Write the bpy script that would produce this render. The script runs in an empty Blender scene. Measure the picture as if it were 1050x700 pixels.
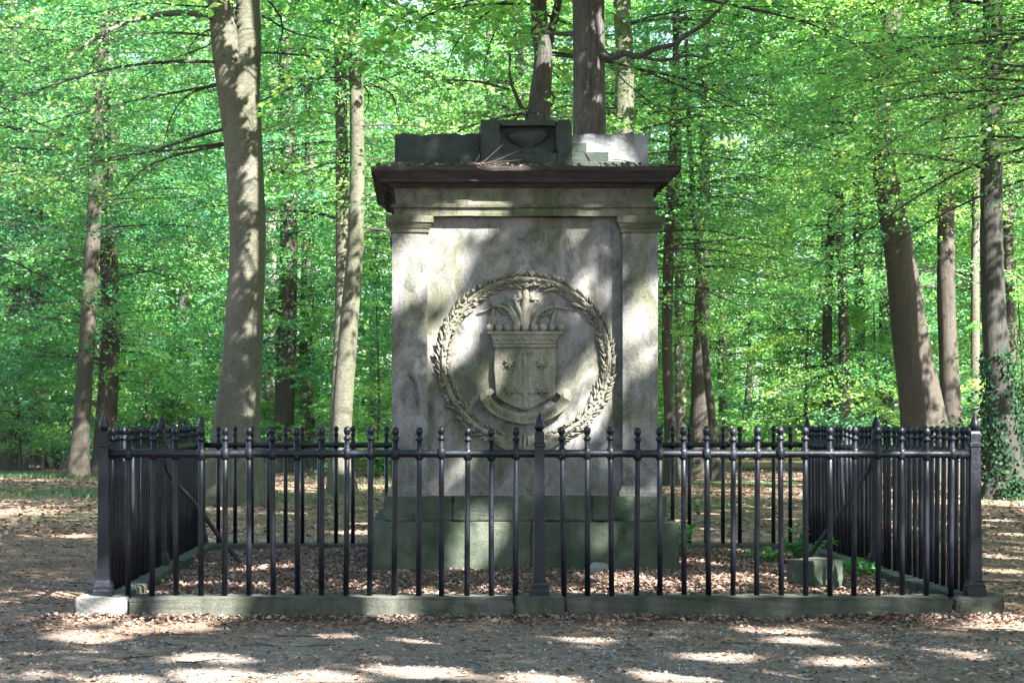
import bpy, bmesh, math, random
import numpy as np
from mathutils import Vector, Matrix

# ------------------------------------------------------------------ camera, light, exposure
SC = bpy.context.scene
COL = SC.collection
EYE = 1.70                      # eye height
F = 2040.0                      # focal length in pixels of the 1050 px wide photograph
VX, VY = 435.0, 435.0           # vanishing point of the view axis, pixels
cam_d = bpy.data.cameras.new("camera")
cam = bpy.data.objects.new("camera", cam_d)
COL.objects.link(cam)
cam.location = (0, 0, EYE)
cam.rotation_euler = (math.radians(90), 0, 0)
cam_d.sensor_width = 36.0
cam_d.lens = 36.0 * F / 1050.0
cam_d.shift_x = (525 - VX) / 1050.0
cam_d.shift_y = (VY - 350) / 1050.0
cam_d.clip_end = 2000
SC.camera = cam
HAZE = 0.00013                  # density of the haze added to lift dark pockets

SUN_AZ, SUN_EL = math.radians(38), math.radians(42)      # azimuth to the right of the view, behind the camera
S = np.array([math.cos(SUN_EL) * math.sin(SUN_AZ), -math.cos(SUN_EL) * math.cos(SUN_AZ), math.sin(SUN_EL)])
w = bpy.data.worlds.new("World")
SC.world = w
w.use_nodes = True
nt = w.node_tree
sky = nt.nodes.new("ShaderNodeTexSky")
sky.sky_type = 'NISHITA'
sky.sun_disc = False
sky.sun_elevation = SUN_EL
sky.sun_rotation = math.atan2(S[0], S[1])
bg = nt.nodes["Background"]
nt.links.new(sky.outputs[0], bg.inputs[0])
bg.inputs[1].default_value = 0.05
sun_d = bpy.data.lights.new("sun", 'SUN')
sun_d.energy = 5.0
sun_d.angle = math.radians(0.45)
sun_d.color = (1.0, 0.97, 0.95)
sun = bpy.data.objects.new("sun", sun_d)
COL.objects.link(sun)
sun.rotation_euler = Vector(S).to_track_quat('Z', 'Y').to_euler()
sun.location = (20, -26, 40)
SC.view_settings.view_transform = 'Standard'
SC.view_settings.look = 'None'
SC.view_settings.gamma = 1
SC.view_settings.exposure = 3.75
SC.cycles.use_denoising = True
SC.cycles.max_bounces = 8
SC.cycles.diffuse_bounces = 4
SC.cycles.transmission_bounces = 5
SC.cycles.transparent_max_bounces = 4
SC.cycles.caustics_reflective = False
SC.cycles.caustics_refractive = False
SC.cycles.sample_clamp_indirect = 6.0

def PX(px, py, Y):
    return np.array([(px - VX) * Y / F, Y, EYE - (py - VY) * Y / F])

# ------------------------------------------------------------------ materials
def mat(name):
    m = bpy.data.materials.new(name)
    m.use_nodes = True
    return m, m.node_tree, m.node_tree.nodes["Principled BSDF"]

def N(t, kind, **kw):
    n = t.nodes.new(kind)
    for k, v in kw.items():
        if k in n.inputs.keys():
            n.inputs[k].default_value = v
        else:
            setattr(n, k, v)
    return n

def ramp(t, stops):
    r = t.nodes.new("ShaderNodeValToRGB")
    e = r.color_ramp.elements
    while len(e) < len(stops):
        e.new(0.5)
    for i, (p, c) in enumerate(stops):
        e[i].position = p
        e[i].color = (c[0], c[1], c[2], 1) if hasattr(c, '__len__') else (c, c, c, 1)
    return r

def coords(t, scale=(1, 1, 1), world=False):
    c = t.nodes.new("ShaderNodeNewGeometry" if world else "ShaderNodeTexCoord")
    mp = t.nodes.new("ShaderNodeMapping")
    mp.inputs['Scale'].default_value = scale
    t.links.new(c.outputs['Position' if world else 'Object'], mp.inputs[0])
    return mp.outputs[0]

def noise(t, vec, scale, detail=6, rough=0.6, dist=0.0):
    n = N(t, "ShaderNodeTexNoise", Scale=scale, Detail=detail, Roughness=rough, Distortion=dist)
    t.links.new(vec, n.inputs['Vector'])
    return n.outputs['Fac']

def mixc(t, fac, a, b, blend='MIX'):
    m = t.nodes.new("ShaderNodeMix")
    m.data_type = 'RGBA'
    m.blend_type = blend
    for sock, v in ((m.inputs[0], fac), (m.inputs[6], a), (m.inputs[7], b)):
        if hasattr(v, 'is_linked'):
            t.links.new(v, sock)
        elif isinstance(v, (int, float)):
            sock.default_value = v
        else:
            sock.default_value = (*v, 1)
    return m.outputs[2]

def bump(t, bsdf, h, strength, dist):
    b = N(t, "ShaderNodeBump", Strength=strength, Distance=dist)
    t.links.new(h, b.inputs['Height'])
    t.links.new(b.outputs[0], bsdf.inputs['Normal'])

def stone_mat(name, base, alt, algae, algae_lo, algae_hi, dark, dark_lo=0.55, dark_hi=0.75, lichen=0.72):
    m, t, b = mat(name)
    v = coords(t, world=True)
    vs = coords(t, (1, 1, 0.6), world=True)
    n1 = noise(t, v, 1.3, 8, 0.65, 0.6)
    r1 = ramp(t, [(0.3, base), (0.7, alt)])
    t.links.new(n1, r1.inputs[0])
    n2 = noise(t, vs, 2.1, 9, 0.7, 0.9)
    ra = ramp(t, [(algae_lo, 0), (algae_hi, 1)])
    t.links.new(n2, ra.inputs[0])
    c = mixc(t, ra.outputs[0], r1.outputs[0], algae)
    n3 = noise(t, coords(t, (1.4, 1.4, 0.85), world=True), 3.4, 10, 0.72, 1.2)
    rd = ramp(t, [(dark_lo, 0), (dark_hi, 1)])
    t.links.new(n3, rd.inputs[0])
    c = mixc(t, rd.outputs[0], c, dark)
    n4 = noise(t, v, 17, 6, 0.7)
    rl = ramp(t, [(lichen - 0.04, 0), (lichen + 0.03, 1)])
    t.links.new(n4, rl.inputs[0])
    c = mixc(t, rl.outputs[0], c, tuple(min(0.6, x * 1.5 + 0.05) for x in base))
    nr = noise(t, coords(t, (7, 7, 0.35), world=True), 1.0, 6, 0.65, 0.2)
    rr_ = ramp(t, [(0.50, 1.0), (0.60, 0.62), (0.72, 0.42)])
    t.links.new(nr, rr_.inputs[0])
    c = mixc(t, 0.32, c, mixc(t, 1.0, c, rr_.outputs[0], 'MULTIPLY'))
    n5 = noise(t, v, 70, 4, 0.6)
    rs = ramp(t, [(0.3, 0.72), (0.7, 1.18)])
    t.links.new(n5, rs.inputs[0])
    c = mixc(t, 1.0, c, rs.outputs[0], 'MULTIPLY')
    n7 = noise(t, v, 4.2, 10, 0.8, 0.4)
    r7 = ramp(t, [(0.32, 0.66), (0.5, 1.0), (0.68, 1.2)])
    t.links.new(n7, r7.inputs[0])
    c = mixc(t, 1.0, c, r7.outputs[0], 'MULTIPLY')
    n8 = noise(t, v, 38, 3, 0.5)
    r8 = ramp(t, [(0.27, 0.35), (0.34, 1.0)])
    t.links.new(n8, r8.inputs[0])
    c = mixc(t, 1.0, c, r8.outputs[0], 'MULTIPLY')
    t.links.new(c, b.inputs['Base Color'])
    b.inputs['Roughness'].default_value = 0.92
    b.inputs['Specular IOR Level'].default_value = 0.2
    h = N(t, "ShaderNodeMath", operation='ADD')
    t.links.new(n5, h.inputs[0]); t.links.new(n4, h.inputs[1])
    bump(t, b, h.outputs[0], 0.5, 0.012)
    return m

M_BODY = stone_mat("weathered_stone", (0.1625, 0.1517, 0.1517), (0.1084, 0.1033, 0.0975), (0.0614, 0.0636, 0.0397), 0.42, 0.62, (0.0188, 0.0209, 0.0188), 0.50, 0.72, 0.74)
M_RELIEF = stone_mat("carved_stone", (0.1664, 0.1525, 0.1223), (0.1161, 0.1107, 0.0828), (0.0774, 0.0774, 0.0449), 0.42, 0.66, (0.0271, 0.0263, 0.0209), 0.52, 0.76)
M_MOSS = stone_mat("mossy_stone", (0.0581, 0.0619, 0.0464), (0.0333, 0.0418, 0.0279), (0.0202, 0.0325, 0.0170), 0.40, 0.62, (0.0140, 0.0185, 0.0131), 0.55, 0.8, 0.76)
M_ATTIC = stone_mat("dark_mossy_stone", (0.0292, 0.0353, 0.0284), (0.0189, 0.0258, 0.0198), (0.0129, 0.0224, 0.0155), 0.45, 0.66, (0.0155, 0.0172, 0.0155), 0.52, 0.75, 0.8)
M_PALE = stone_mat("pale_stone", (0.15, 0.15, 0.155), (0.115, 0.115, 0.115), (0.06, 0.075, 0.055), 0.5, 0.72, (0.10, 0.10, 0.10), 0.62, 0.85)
M_CORNICE = stone_mat("stained_cornice_stone", (0.036, 0.030, 0.027), (0.016, 0.0135, 0.013), (0.06, 0.06, 0.04), 0.55, 0.75, (0.022, 0.018, 0.02), 0.5, 0.72, 0.78)
M_FRIEZE = stone_mat("algae_stained_stone", (0.1075, 0.1015, 0.0817), (0.0688, 0.0688, 0.0456), (0.0361, 0.0413, 0.0181), 0.38, 0.58, (0.0172, 0.0172, 0.0138), 0.5, 0.72)
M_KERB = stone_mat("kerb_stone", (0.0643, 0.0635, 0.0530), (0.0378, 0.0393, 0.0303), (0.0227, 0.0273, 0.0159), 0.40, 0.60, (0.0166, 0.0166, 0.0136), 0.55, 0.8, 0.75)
M_KERBSUN = stone_mat("sunlit_kerb_stone", (0.14, 0.14, 0.132), (0.09, 0.09, 0.08), (0.16, 0.17, 0.12), 0.6, 0.8, (0.12, 0.12, 0.1), 0.66, 0.85)  # paler copy of the kerb stone, sunlight put into its colour

def iron_mat():
    m, t, b = mat("black_iron_paint")
    v = coords(t, world=True)
    n = noise(t, v, 9, 6, 0.6)
    r = ramp(t, [(0.3, (0.0016, 0.0021, 0.0036)), (0.62, (0.0030, 0.0038, 0.0066)), (0.84, (0.016, 0.016, 0.018))])
    t.links.new(n, r.inputs[0])
    t.links.new(r.outputs[0], b.inputs['Base Color'])
    b.inputs['Roughness'].default_value = 0.36
    b.inputs['Specular IOR Level'].default_value = 0.2
    bump(t, b, noise(t, v, 38, 6, 0.7), 0.5, 0.006)
    rr_ = ramp(t, [(0.35, 0.28), (0.65, 0.6)])
    t.links.new(noise(t, v, 22, 5, 0.7), rr_.inputs[0])
    t.links.new(rr_.outputs[0], b.inputs['Roughness'])
    return m
M_IRON = iron_mat()

def bark_mat(name, base, alt, green, gfac, furrow=0.0, pale=0.66):
    m, t, b = mat(name)
    v = coords(t)
    vs = coords(t, (1, 1, 0.3))
    n1 = noise(t, vs, 1.6, 8, 0.65, 0.6)
    r1 = ramp(t, [(0.32, alt), (0.68, base)])
    t.links.new(n1, r1.inputs[0])
    n2 = noise(t, coords(t, (1, 1, 0.22)), 0.9, 7, 0.65, 0.4)
    rg = ramp(t, [(0.40, 0), (0.66, gfac)])
    t.links.new(n2, rg.inputs[0])
    c = mixc(t, rg.outputs[0], r1.outputs[0], green)
    n3 = noise(t, coords(t, (1, 1, 2.4)), 3.2, 8, 0.7, 0.8)
    rd = ramp(t, [(0.56, 0), (0.72, 1)])
    t.links.new(n3, rd.inputs[0])
    dk = mixc(t, rd.outputs[0], (1, 1, 1), (0.34, 0.33, 0.31))
    c = mixc(t, 1.0, c, dk, 'MULTIPLY')
    n4 = noise(t, v, 5.5, 5, 0.6)
    rp = ramp(t, [(pale, 0), (pale + 0.06, 0.7)])
    t.links.new(n4, rp.inputs[0])
    c = mixc(t, rp.outputs[0], c, tuple(x * 1.45 + 0.02 for x in base))
    n6 = noise(t, coords(t, (1, 1, 1.6)), 13, 8, 0.75, 0.6)
    r6 = ramp(t, [(0.3, 0.55), (0.5, 0.95), (0.7, 1.3)])
    t.links.new(n6, r6.inputs[0])
    c = mixc(t, 1.0, c, r6.outputs[0], 'MULTIPLY')
    hh = N(t, "ShaderNodeMath", operation='ADD')
    t.links.new(n3, hh.inputs[0]); t.links.new(n6, hh.inputs[1])
    h = hh.outputs[0]
    if furrow:
        f = noise(t, coords(t, (9, 9, 0.8)), 2.6, 6, 0.7, 0.3)
        rf = ramp(t, [(0.36, 0.25), (0.6, 1.15)])
        t.links.new(f, rf.inputs[0])
        c = mixc(t, furrow, c, mixc(t, 1.0, c, rf.outputs[0], 'MULTIPLY'))
        h = f
    t.links.new(c, b.inputs['Base Color'])
    b.inputs['Roughness'].default_value = 0.85
    b.inputs['Specular IOR Level'].default_value = 0.25
    bump(t, b, h, 0.8, 0.04 if furrow else 0.03)
    return m
M_BEECH = bark_mat("beech_bark", (0.0835, 0.0772, 0.0605), (0.0461, 0.0432, 0.0300), (0.0392, 0.0438, 0.0184), 0.85)
M_PALEBARK = bark_mat('pale_beech_bark', (0.1360, 0.1240, 0.1040), (0.0840, 0.0768, 0.0600), (0.0720, 0.0760, 0.0360), 0.6)
M_BROWN = bark_mat("brown_bark", (0.0480, 0.0387, 0.0294), (0.0263, 0.0217, 0.0163), (0.0325, 0.0333, 0.0155), 0.6, 0.35)
M_DARK = bark_mat("dark_furrowed_bark", (0.0602, 0.0533, 0.0499), (0.0310, 0.0275, 0.0249), (0.0361, 0.0387, 0.0206), 0.3, 0.9)
M_SHADEBARK = bark_mat('shaded_bark', (0.0275, 0.0258, 0.0206), (0.0155, 0.0146, 0.0120), (0.0172, 0.0224, 0.0103), 0.6, 0.6)  # darker bark: the shade on this trunk is put into its colour
M_TWIG = bark_mat("twig_bark", (0.032, 0.027, 0.022), (0.018, 0.015, 0.012), (0.025, 0.026, 0.015), 0.3)

def leaf_mat(name, stops, trans_gain=1.0, trans=0.45, rough=0.5, spec=0.5):
    m, t, b = mat(name)
    a = N(t, "ShaderNodeAttribute", attribute_name="tint")
    oi = t.nodes.new("ShaderNodeObjectInfo")
    ad = N(t, "ShaderNodeMath", operation='MULTIPLY_ADD')
    ad.inputs[1].default_value = 0.16
    t.links.new(oi.outputs['Random'], ad.inputs[0])
    t.links.new(a.outputs['Fac'], ad.inputs[2])
    sb = N(t, "ShaderNodeMath", operation='SUBTRACT')
    sb.inputs[1].default_value = 0.08
    t.links.new(ad.outputs[0], sb.inputs[0])
    r = ramp(t, stops)
    t.links.new(sb.outputs[0], r.inputs[0])
    t.links.new(r.outputs[0], b.inputs['Base Color'])
    b.inputs['Roughness'].default_value = rough
    b.inputs['Specular IOR Level'].default_value = spec
    tr = t.nodes.new("ShaderNodeBsdfTranslucent")
    g = mixc(t, 1.0, r.outputs[0], (1.7 * trans_gain, 1.75 * trans_gain, 0.8 * trans_gain), 'MULTIPLY')
    t.links.new(g, tr.inputs[0])
    mx = t.nodes.new("ShaderNodeMixShader")
    mx.inputs[0].default_value = trans
    t.links.new(b.outputs[0], mx.inputs[1])
    t.links.new(tr.outputs[0], mx.inputs[2])
    t.links.new(mx.outputs[0], t.nodes["Material Output"].inputs[0])
    return m
M_LEAF = leaf_mat("beech_leaves", [(0.0, (0.032, 0.136, 0.086)), (0.42, (0.085, 0.238, 0.094)), (0.75, (0.17, 0.325, 0.105)), (1.0, (0.30, 0.43, 0.16))], trans=0.6, rough=0.4)
M_SHRUB = leaf_mat("shrub_leaves", [(0.0, (0.022, 0.085, 0.055)), (0.6, (0.05, 0.15, 0.07)), (1.0, (0.11, 0.22, 0.08))], trans=0.45, rough=0.35)
M_IVY = leaf_mat("ivy_leaves", [(0.0, (0.007, 0.022, 0.012)), (0.6, (0.013, 0.04, 0.016)), (1.0, (0.035, 0.07, 0.025))], trans=0.25, rough=0.7, spec=0.08)
M_WEED = leaf_mat("weed_leaves", [(0.0, (0.03, 0.12, 0.03)), (0.6, (0.06, 0.20, 0.04)), (1.0, (0.14, 0.28, 0.07))], trans=0.4)
M_GRASS = leaf_mat("grass_blades", [(0.0, (0.025, 0.06, 0.018)), (0.6, (0.05, 0.095, 0.03)), (1.0, (0.10, 0.13, 0.05))], trans=0.35)
M_LITTER = leaf_mat("dry_leaves", [(0.0, (0.045, 0.028, 0.021)), (0.45, (0.125, 0.08, 0.059)), (0.8, (0.21, 0.152, 0.122)), (1.0, (0.33, 0.26, 0.225))], trans=0.1, trans_gain=0.6, rough=0.8, spec=0.2)
M_GRAVEL = leaf_mat("gravel_stones", [(0.0, (0.05, 0.047, 0.042)), (0.5, (0.12, 0.115, 0.105)), (0.85, (0.19, 0.18, 0.168)), (1.0, (0.34, 0.32, 0.30))], trans=0.0, rough=0.85)

def ground_mat():
    m, t, b = mat("forest_floor")
    v = coords(t, world=True)
    n1 = noise(t, v, 0.45, 8, 0.65, 0.4)
    r1 = ramp(t, [(0.34, (0.112, 0.070, 0.043)), (0.5, (0.162, 0.106, 0.070)), (0.66, (0.205, 0.148, 0.108))])
    t.links.new(n1, r1.inputs[0])
    n2 = noise(t, v, 9, 8, 0.75)
    r2 = ramp(t, [(0.35, (0.35, 0.34, 0.33)), (0.5, (0.85, 0.85, 0.85)), (0.66, (1.4, 1.38, 1.36))])
    t.links.new(n2, r2.inputs[0])
    c = mixc(t, 1.0, r1.outputs[0], r2.outputs[0], 'MULTIPLY')
    # gravel strip before the kerb
    sep = t.nodes.new("ShaderNodeSeparateXYZ")
    geo = t.nodes.new("ShaderNodeNewGeometry")
    t.links.new(geo.outputs['Position'], sep.inputs[0])
    n3 = noise(t, v, 1.1, 6, 0.7, 0.5)
    k = N(t, "ShaderNodeMath", operation='MULTIPLY_ADD')
    k.inputs[1].default_value = 5.0
    t.links.new(n3, k.inputs[0]); t.links.new(sep.outputs['Y'], k.inputs[2])
    rg = N(t, "ShaderNodeMapRange")
    rg.inputs['From Min'].default_value = 17.2
    rg.inputs['From Max'].default_value = 19.2
    rg.inputs['To Min'].default_value = 0.28
    rg.inputs['To Max'].default_value = 0.0
    t.links.new(k.outputs[0], rg.inputs['Value'])
    n4 = noise(t, v, 55, 4, 0.7)
    rgv = ramp(t, [(0.34, (0.06, 0.055, 0.048)), (0.5, (0.165, 0.152, 0.135)), (0.64, (0.29, 0.272, 0.248))])
    t.links.new(n4, rgv.inputs[0])
    c = mixc(t, rg.outputs[0], c, rgv.outputs[0])
    # mossy, grassy patches further off
    n5 = noise(t, coords(t, (0.6, 1.2, 1), world=True), 0.16, 7, 0.62, 0.3)
    rm = ramp(t, [(0.52, 0), (0.60, 0.85)])
    t.links.new(n5, rm.inputs[0])
    far = N(t, "ShaderNodeMapRange")
    far.inputs['From Min'].default_value = 27
    far.inputs['From Max'].default_value = 48
    t.links.new(sep.outputs['Y'], far.inputs['Value'])
    mm = N(t, "ShaderNodeMath", operation='MULTIPLY')
    t.links.new(rm.outputs[0], mm.inputs[0]); t.links.new(far.outputs[0], mm.inputs[1])
    gr = mixc(t, n2, (0.035, 0.065, 0.02), (0.075, 0.12, 0.035))
    c = mixc(t, mm.outputs[0], c, gr)
    t.links.new(c, b.inputs['Base Color'])
    b.inputs['Roughness'].default_value = 0.95
    b.inputs['Specular IOR Level'].default_value = 0.1
    h = N(t, "ShaderNodeMath", operation='ADD')
    t.links.new(n2, h.inputs[0]); t.links.new(n4, h.inputs[1])
    bump(t, b, h.outputs[0], 0.8, 0.03)
    return m
M_GROUND = ground_mat()

# ------------------------------------------------------------------ object helpers
def tag(o, label=None, cat=None, group=None, kind=None):
    if label: o['label'] = label
    if cat: o['category'] = cat
    if group: o['group'] = group
    if kind: o['kind'] = kind
    return o

def empty(name, loc, label, cat, group=None):
    o = bpy.data.objects.new(name, None)
    o.empty_display_size = 0.2
    COL.objects.link(o)
    o.location = loc
    return tag(o, label, cat, group)

def link(name, me, parent=None):
    o = bpy.data.objects.new(name, me)
    COL.objects.link(o)
    if parent is not None:
        o.parent = parent
    return o

def npmesh(name, verts, faces, material, tint=None, smooth=False):
    """verts (n,3), faces (m,k) with one k"""
    me = bpy.data.meshes.new(name)
    verts = np.ascontiguousarray(verts, dtype=np.float32)
    faces = np.ascontiguousarray(faces, dtype=np.int32)
    n, (m, k) = len(verts), faces.shape
    me.vertices.add(n)
    me.vertices.foreach_set("co", verts.ravel())
    me.loops.add(m * k)
    me.loops.foreach_set("vertex_index", faces.ravel())
    me.polygons.add(m)
    me.polygons.foreach_set("loop_start", np.arange(m, dtype=np.int32) * k)
    me.polygons.foreach_set("loop_total", np.full(m, k, dtype=np.int32))
    me.polygons.foreach_set("use_smooth", np.full(m, smooth, dtype=bool))
    me.update(calc_edges=True)
    me.materials.append(material)
    if tint is not None:
        at = me.attributes.new("tint", 'FLOAT', 'POINT')
        at.data.foreach_set("value", np.ascontiguousarray(tint, dtype=np.float32))
    return me

def unit(a):
    return a / np.maximum(np.linalg.norm(a, axis=-1, keepdims=True), 1e-9)

def leaf_arrays(P, D, Nn, L, W, fold=0.12):
    D = unit(D)
    side = unit(np.cross(D, Nn))
    up = np.cross(side, D)
    L = np.asarray(L)[:, None]; W = np.asarray(W)[:, None]
    v = np.stack([P, P + D * L * 0.45 + side * W * 0.5 + up * W * fold, P + D * L, P + D * L * 0.45 - side * W * 0.5 + up * W * fold], axis=1)
    n = len(P)
    f = np.arange(n * 4, dtype=np.int32).reshape(n, 4)
    return v.reshape(-1, 3), f

def leaves_mesh(name, P, D, Nn, L, W, tint, material):
    v, f = leaf_arrays(P, D, Nn, L, W)
    return npmesh(name, v, f, material, np.repeat(np.clip(tint, 0, 1), 4))

class MB:
    """collects solid shapes and links them as ONE mesh object"""
    def __init__(self):
        self.bm = bmesh.new()
    def box(self, x0, x1, y0, y1, z0, z1, bev=0.0, seg=1):
        r = bmesh.ops.create_cube(self.bm, size=1.0)
        vs = r['verts']
        for v in vs:
            v.co = Vector(((x0 + x1) / 2 + v.co.x * (x1 - x0), (y0 + y1) / 2 + v.co.y * (y1 - y0), (z0 + z1) / 2 + v.co.z * (z1 - z0)))
        if bev:
            es = list({e for v in vs for e in v.link_edges})
            bmesh.ops.bevel(self.bm, geom=es, offset=bev, segments=seg, profile=0.5, affect='EDGES')
        return self
    def rings(self, cx, cy, prof, cap=True):
        """square ring profile: list of (half, z)"""
        loops = []
        for h, z in prof:
            hx, hy = (h, h) if not hasattr(h, '__len__') else h
            loops.append([self.bm.verts.new((cx + sx * hx, cy + sy * hy, z)) for sx, sy in ((-1, -1), (1, -1), (1, 1), (-1, 1))])
        for a, b in zip(loops[:-1], loops[1:]):
            for i in range(4):
                self.bm.faces.new((a[i], a[(i + 1) % 4], b[(i + 1) % 4], b[i]))
        if cap:
            self.bm.faces.new(loops[-1])
            self.bm.faces.new(loops[0][::-1])
        return self
    def lathe(self, c, prof, seg=12, axis='Z'):
        """prof: (radius, height)"""
        loops = []
        for r, z in prof:
            l = []
            for i in range(seg):
                a = 2 * math.pi * i / seg
                p = (r * math.cos(a), r * math.sin(a), z)
                l.append(self.bm.verts.new((c[0] + p[0], c[1] + p[1], c[2] + p[2])))
            loops.append(l)
        for a, b in zip(loops[:-1], loops[1:]):
            for i in range(seg):
                self.bm.faces.new((a[i], a[(i + 1) % seg], b[(i + 1) % seg], b[i]))
        self.bm.faces.new(loops[-1]); self.bm.faces.new(loops[0][::-1])
        return self
    def tube(self, pts, radii, seg=8):
        pts = [Vector(p) for p in pts]
        loops = []
        n = len(pts)
        ref = None
        for i, p in enumerate(pts):
            d = (pts[min(i + 1, n - 1)] - pts[max(i - 1, 0)]).normalized()
            if ref is None:
                ref = d.orthogonal().normalized()
            u = (ref - d * ref.dot(d)).normalized()
            ref = u
            v = d.cross(u)
            r = radii[i] if hasattr(radii, '__len__') else radii
            loops.append([self.bm.verts.new(p + (u * math.cos(2 * math.pi * k / seg) + v * math.sin(2 * math.pi * k / seg)) * r) for k in range(seg)])
        for a, b in zip(loops[:-1], loops[1:]):
            for i in range(seg):
                self.bm.faces.new((a[i], a[(i + 1) % seg], b[(i + 1) % seg], b[i]))
        self.bm.faces.new(loops[-1]); self.bm.faces.new(loops[0][::-1])
        return self
    def prism(self, poly, y0, y1, bev=0.0):
        """poly in x,z (counter-clockwise seen from -y), front at y0"""
        f = [self.bm.verts.new((x, y0, z)) for x, z in poly]
        k = [self.bm.verts.new((x, y1, z)) for x, z in poly]
        ff = self.bm.faces.new(f)
        self.bm.faces.new(k[::-1])
        n = len(poly)
        for i in range(n):
            self.bm.faces.new((f[i], k[i], k[(i + 1) % n], f[(i + 1) % n]))
        if bev:
            bmesh.ops.bevel(self.bm, geom=list(ff.edges), offset=bev, segments=2, profile=0.5, affect='EDGES')
        return self
    def sphere(self, c, r, seg=12, scale=(1, 1, 1)):
        m = Matrix.Translation(c) @ Matrix.Diagonal((r * scale[0], r * scale[1], r * scale[2], 1))
        bmesh.ops.create_uvsphere(self.bm, u_segments=seg, v_segments=max(6, seg * 2 // 3), radius=1.0, matrix=m)
        return self
    def rough(self, cuts, amp, seed=0, freq=7.0):
        """worn stone: cut the long edges up and push the vertices about a little"""
        bmesh.ops.subdivide_edges(self.bm, edges=self.bm.edges[:], cuts=cuts, use_grid_fill=True)
        rng = random.Random(seed)
        ph = [rng.uniform(0, 6.28) for _ in range(9)]
        for v in self.bm.verts:
            x, y, z = v.co * freq
            v.co += Vector((math.sin(x * 1.1 + y * 1.7 + ph[0]) * math.sin(z * 1.3 + ph[1]), math.sin(y * 1.3 + z * 1.9 + ph[2]) * math.sin(x * 0.9 + ph[3]), math.sin(z * 1.2 + x * 1.6 + ph[4]) * math.sin(y * 1.1 + x * 0.7 + ph[5]))) * amp
            v.co += Vector((rng.gauss(0, 1), rng.gauss(0, 1), rng.gauss(0, 1))) * amp * 0.25
        return self
    def chips(self, n, seed=0, size=0.05, depth=0.022):
        rng = random.Random(seed)
        self.bm.normal_update()
        es = [e for e in self.bm.edges if len(e.link_faces) == 2 and e.calc_face_angle(0) > 0.5]
        vs = list({v for e in es for v in e.verts})
        for c in rng.sample(vs, min(n, len(vs))):
            rr = size * rng.uniform(0.5, 1.5); dd = depth * rng.uniform(0.4, 1.3); o = c.co.copy(); nn = c.normal.copy()
            for v in self.bm.verts:
                d = (v.co - o).length
                if d < rr:
                    v.co -= nn * dd * (1 - d / rr)
        return self
    def build(self, name, material, parent=None, smooth=False, origin=None):
        bmesh.ops.recalc_face_normals(self.bm, faces=self.bm.faces[:])
        if origin is not None:
            bmesh.ops.translate(self.bm, verts=self.bm.verts[:], vec=[-c for c in origin])
        me = bpy.data.meshes.new(name)
        self.bm.to_mesh(me)
        self.bm.free()
        me.materials.append(material)
        if smooth:
            me.polygons.foreach_set("use_smooth", np.ones(len(me.polygons), dtype=bool))
        return link(name, me, parent)

# ------------------------------------------------------------------ ground
MC = (1.0, 21.07)              # middle of the enclosure
HALF = 3.783                   # fence line
PLZ = 0.216                    # top of the kerb
rng = np.random.default_rng(7)

def smooth01(a):
    a = np.clip(a, 0, 1)
    return a * a * (3 - 2 * a)

def wob(x, y):
    return (np.sin(x * 1.7 + 0.6 * np.sin(y * 1.3)) * np.sin(y * 1.9 + 1.0) * 0.5 + 0.5 * np.sin(x * 4.3 + y * 3.1 + 2) * np.sin(y * 5.2 - x * 1.9)
            + 0.35 * np.sin(x * 9.7 - y * 7.1) * np.sin(y * 11.3 + x * 3.3))

def ground_z(x, y):
    x = np.asarray(x, dtype=float); y = np.asarray(y, dtype=float)
    d = np.maximum(np.abs(x - MC[0]), np.abs(y - MC[1]))
    inside = smooth01((3.74 - d) / 0.16)
    mound = 0.13 + 0.13 * smooth01((3.6 - d) / 1.9)
    near = smooth01((60 - y) / 30)
    skirt = 0.03 * smooth01((4.5 - d) / 0.45) * (1 - inside)
    big = 0.10 * np.sin(x * 0.11 + 1.0) * np.sin(y * 0.09) * smooth01((y - 30) / 25)
    return 0.012 * wob(x, y) * (0.6 + near) + inside * mound + skirt + big

def axis(fine0, fine1, step, lo, hi, grow=1.22):
    a = list(np.arange(fine0, fine1 + 1e-6, step))
    s = step
    while a[-1] < hi:
        s *= grow; a.append(a[-1] + s)
    s = step
    while a[0] > lo:
        s *= grow; a.insert(0, a[0] - s)
    return np.array(a)
gx = axis(-6.5, 8.5, 0.07, -500, 500, 1.12)
gy = axis(11.0, 26.5, 0.07, -150, 900, 1.06)
GX, GY = np.meshgrid(gx, gy)
GZ = ground_z(GX, GY)
nx, ny = len(gx), len(gy)
idx = np.arange(nx * ny).reshape(ny, nx)
gf = np.stack([idx[:-1, :-1], idx[:-1, 1:], idx[1:, 1:], idx[1:, :-1]], axis=-1).reshape(-1, 4)
go = link("ground", npmesh("ground", np.stack([GX, GY, GZ], -1).reshape(-1, 3), gf, M_GROUND, smooth=True))
tag(go, "brown woodland floor with grey gravel before the kerb", "ground", kind="structure")

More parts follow.
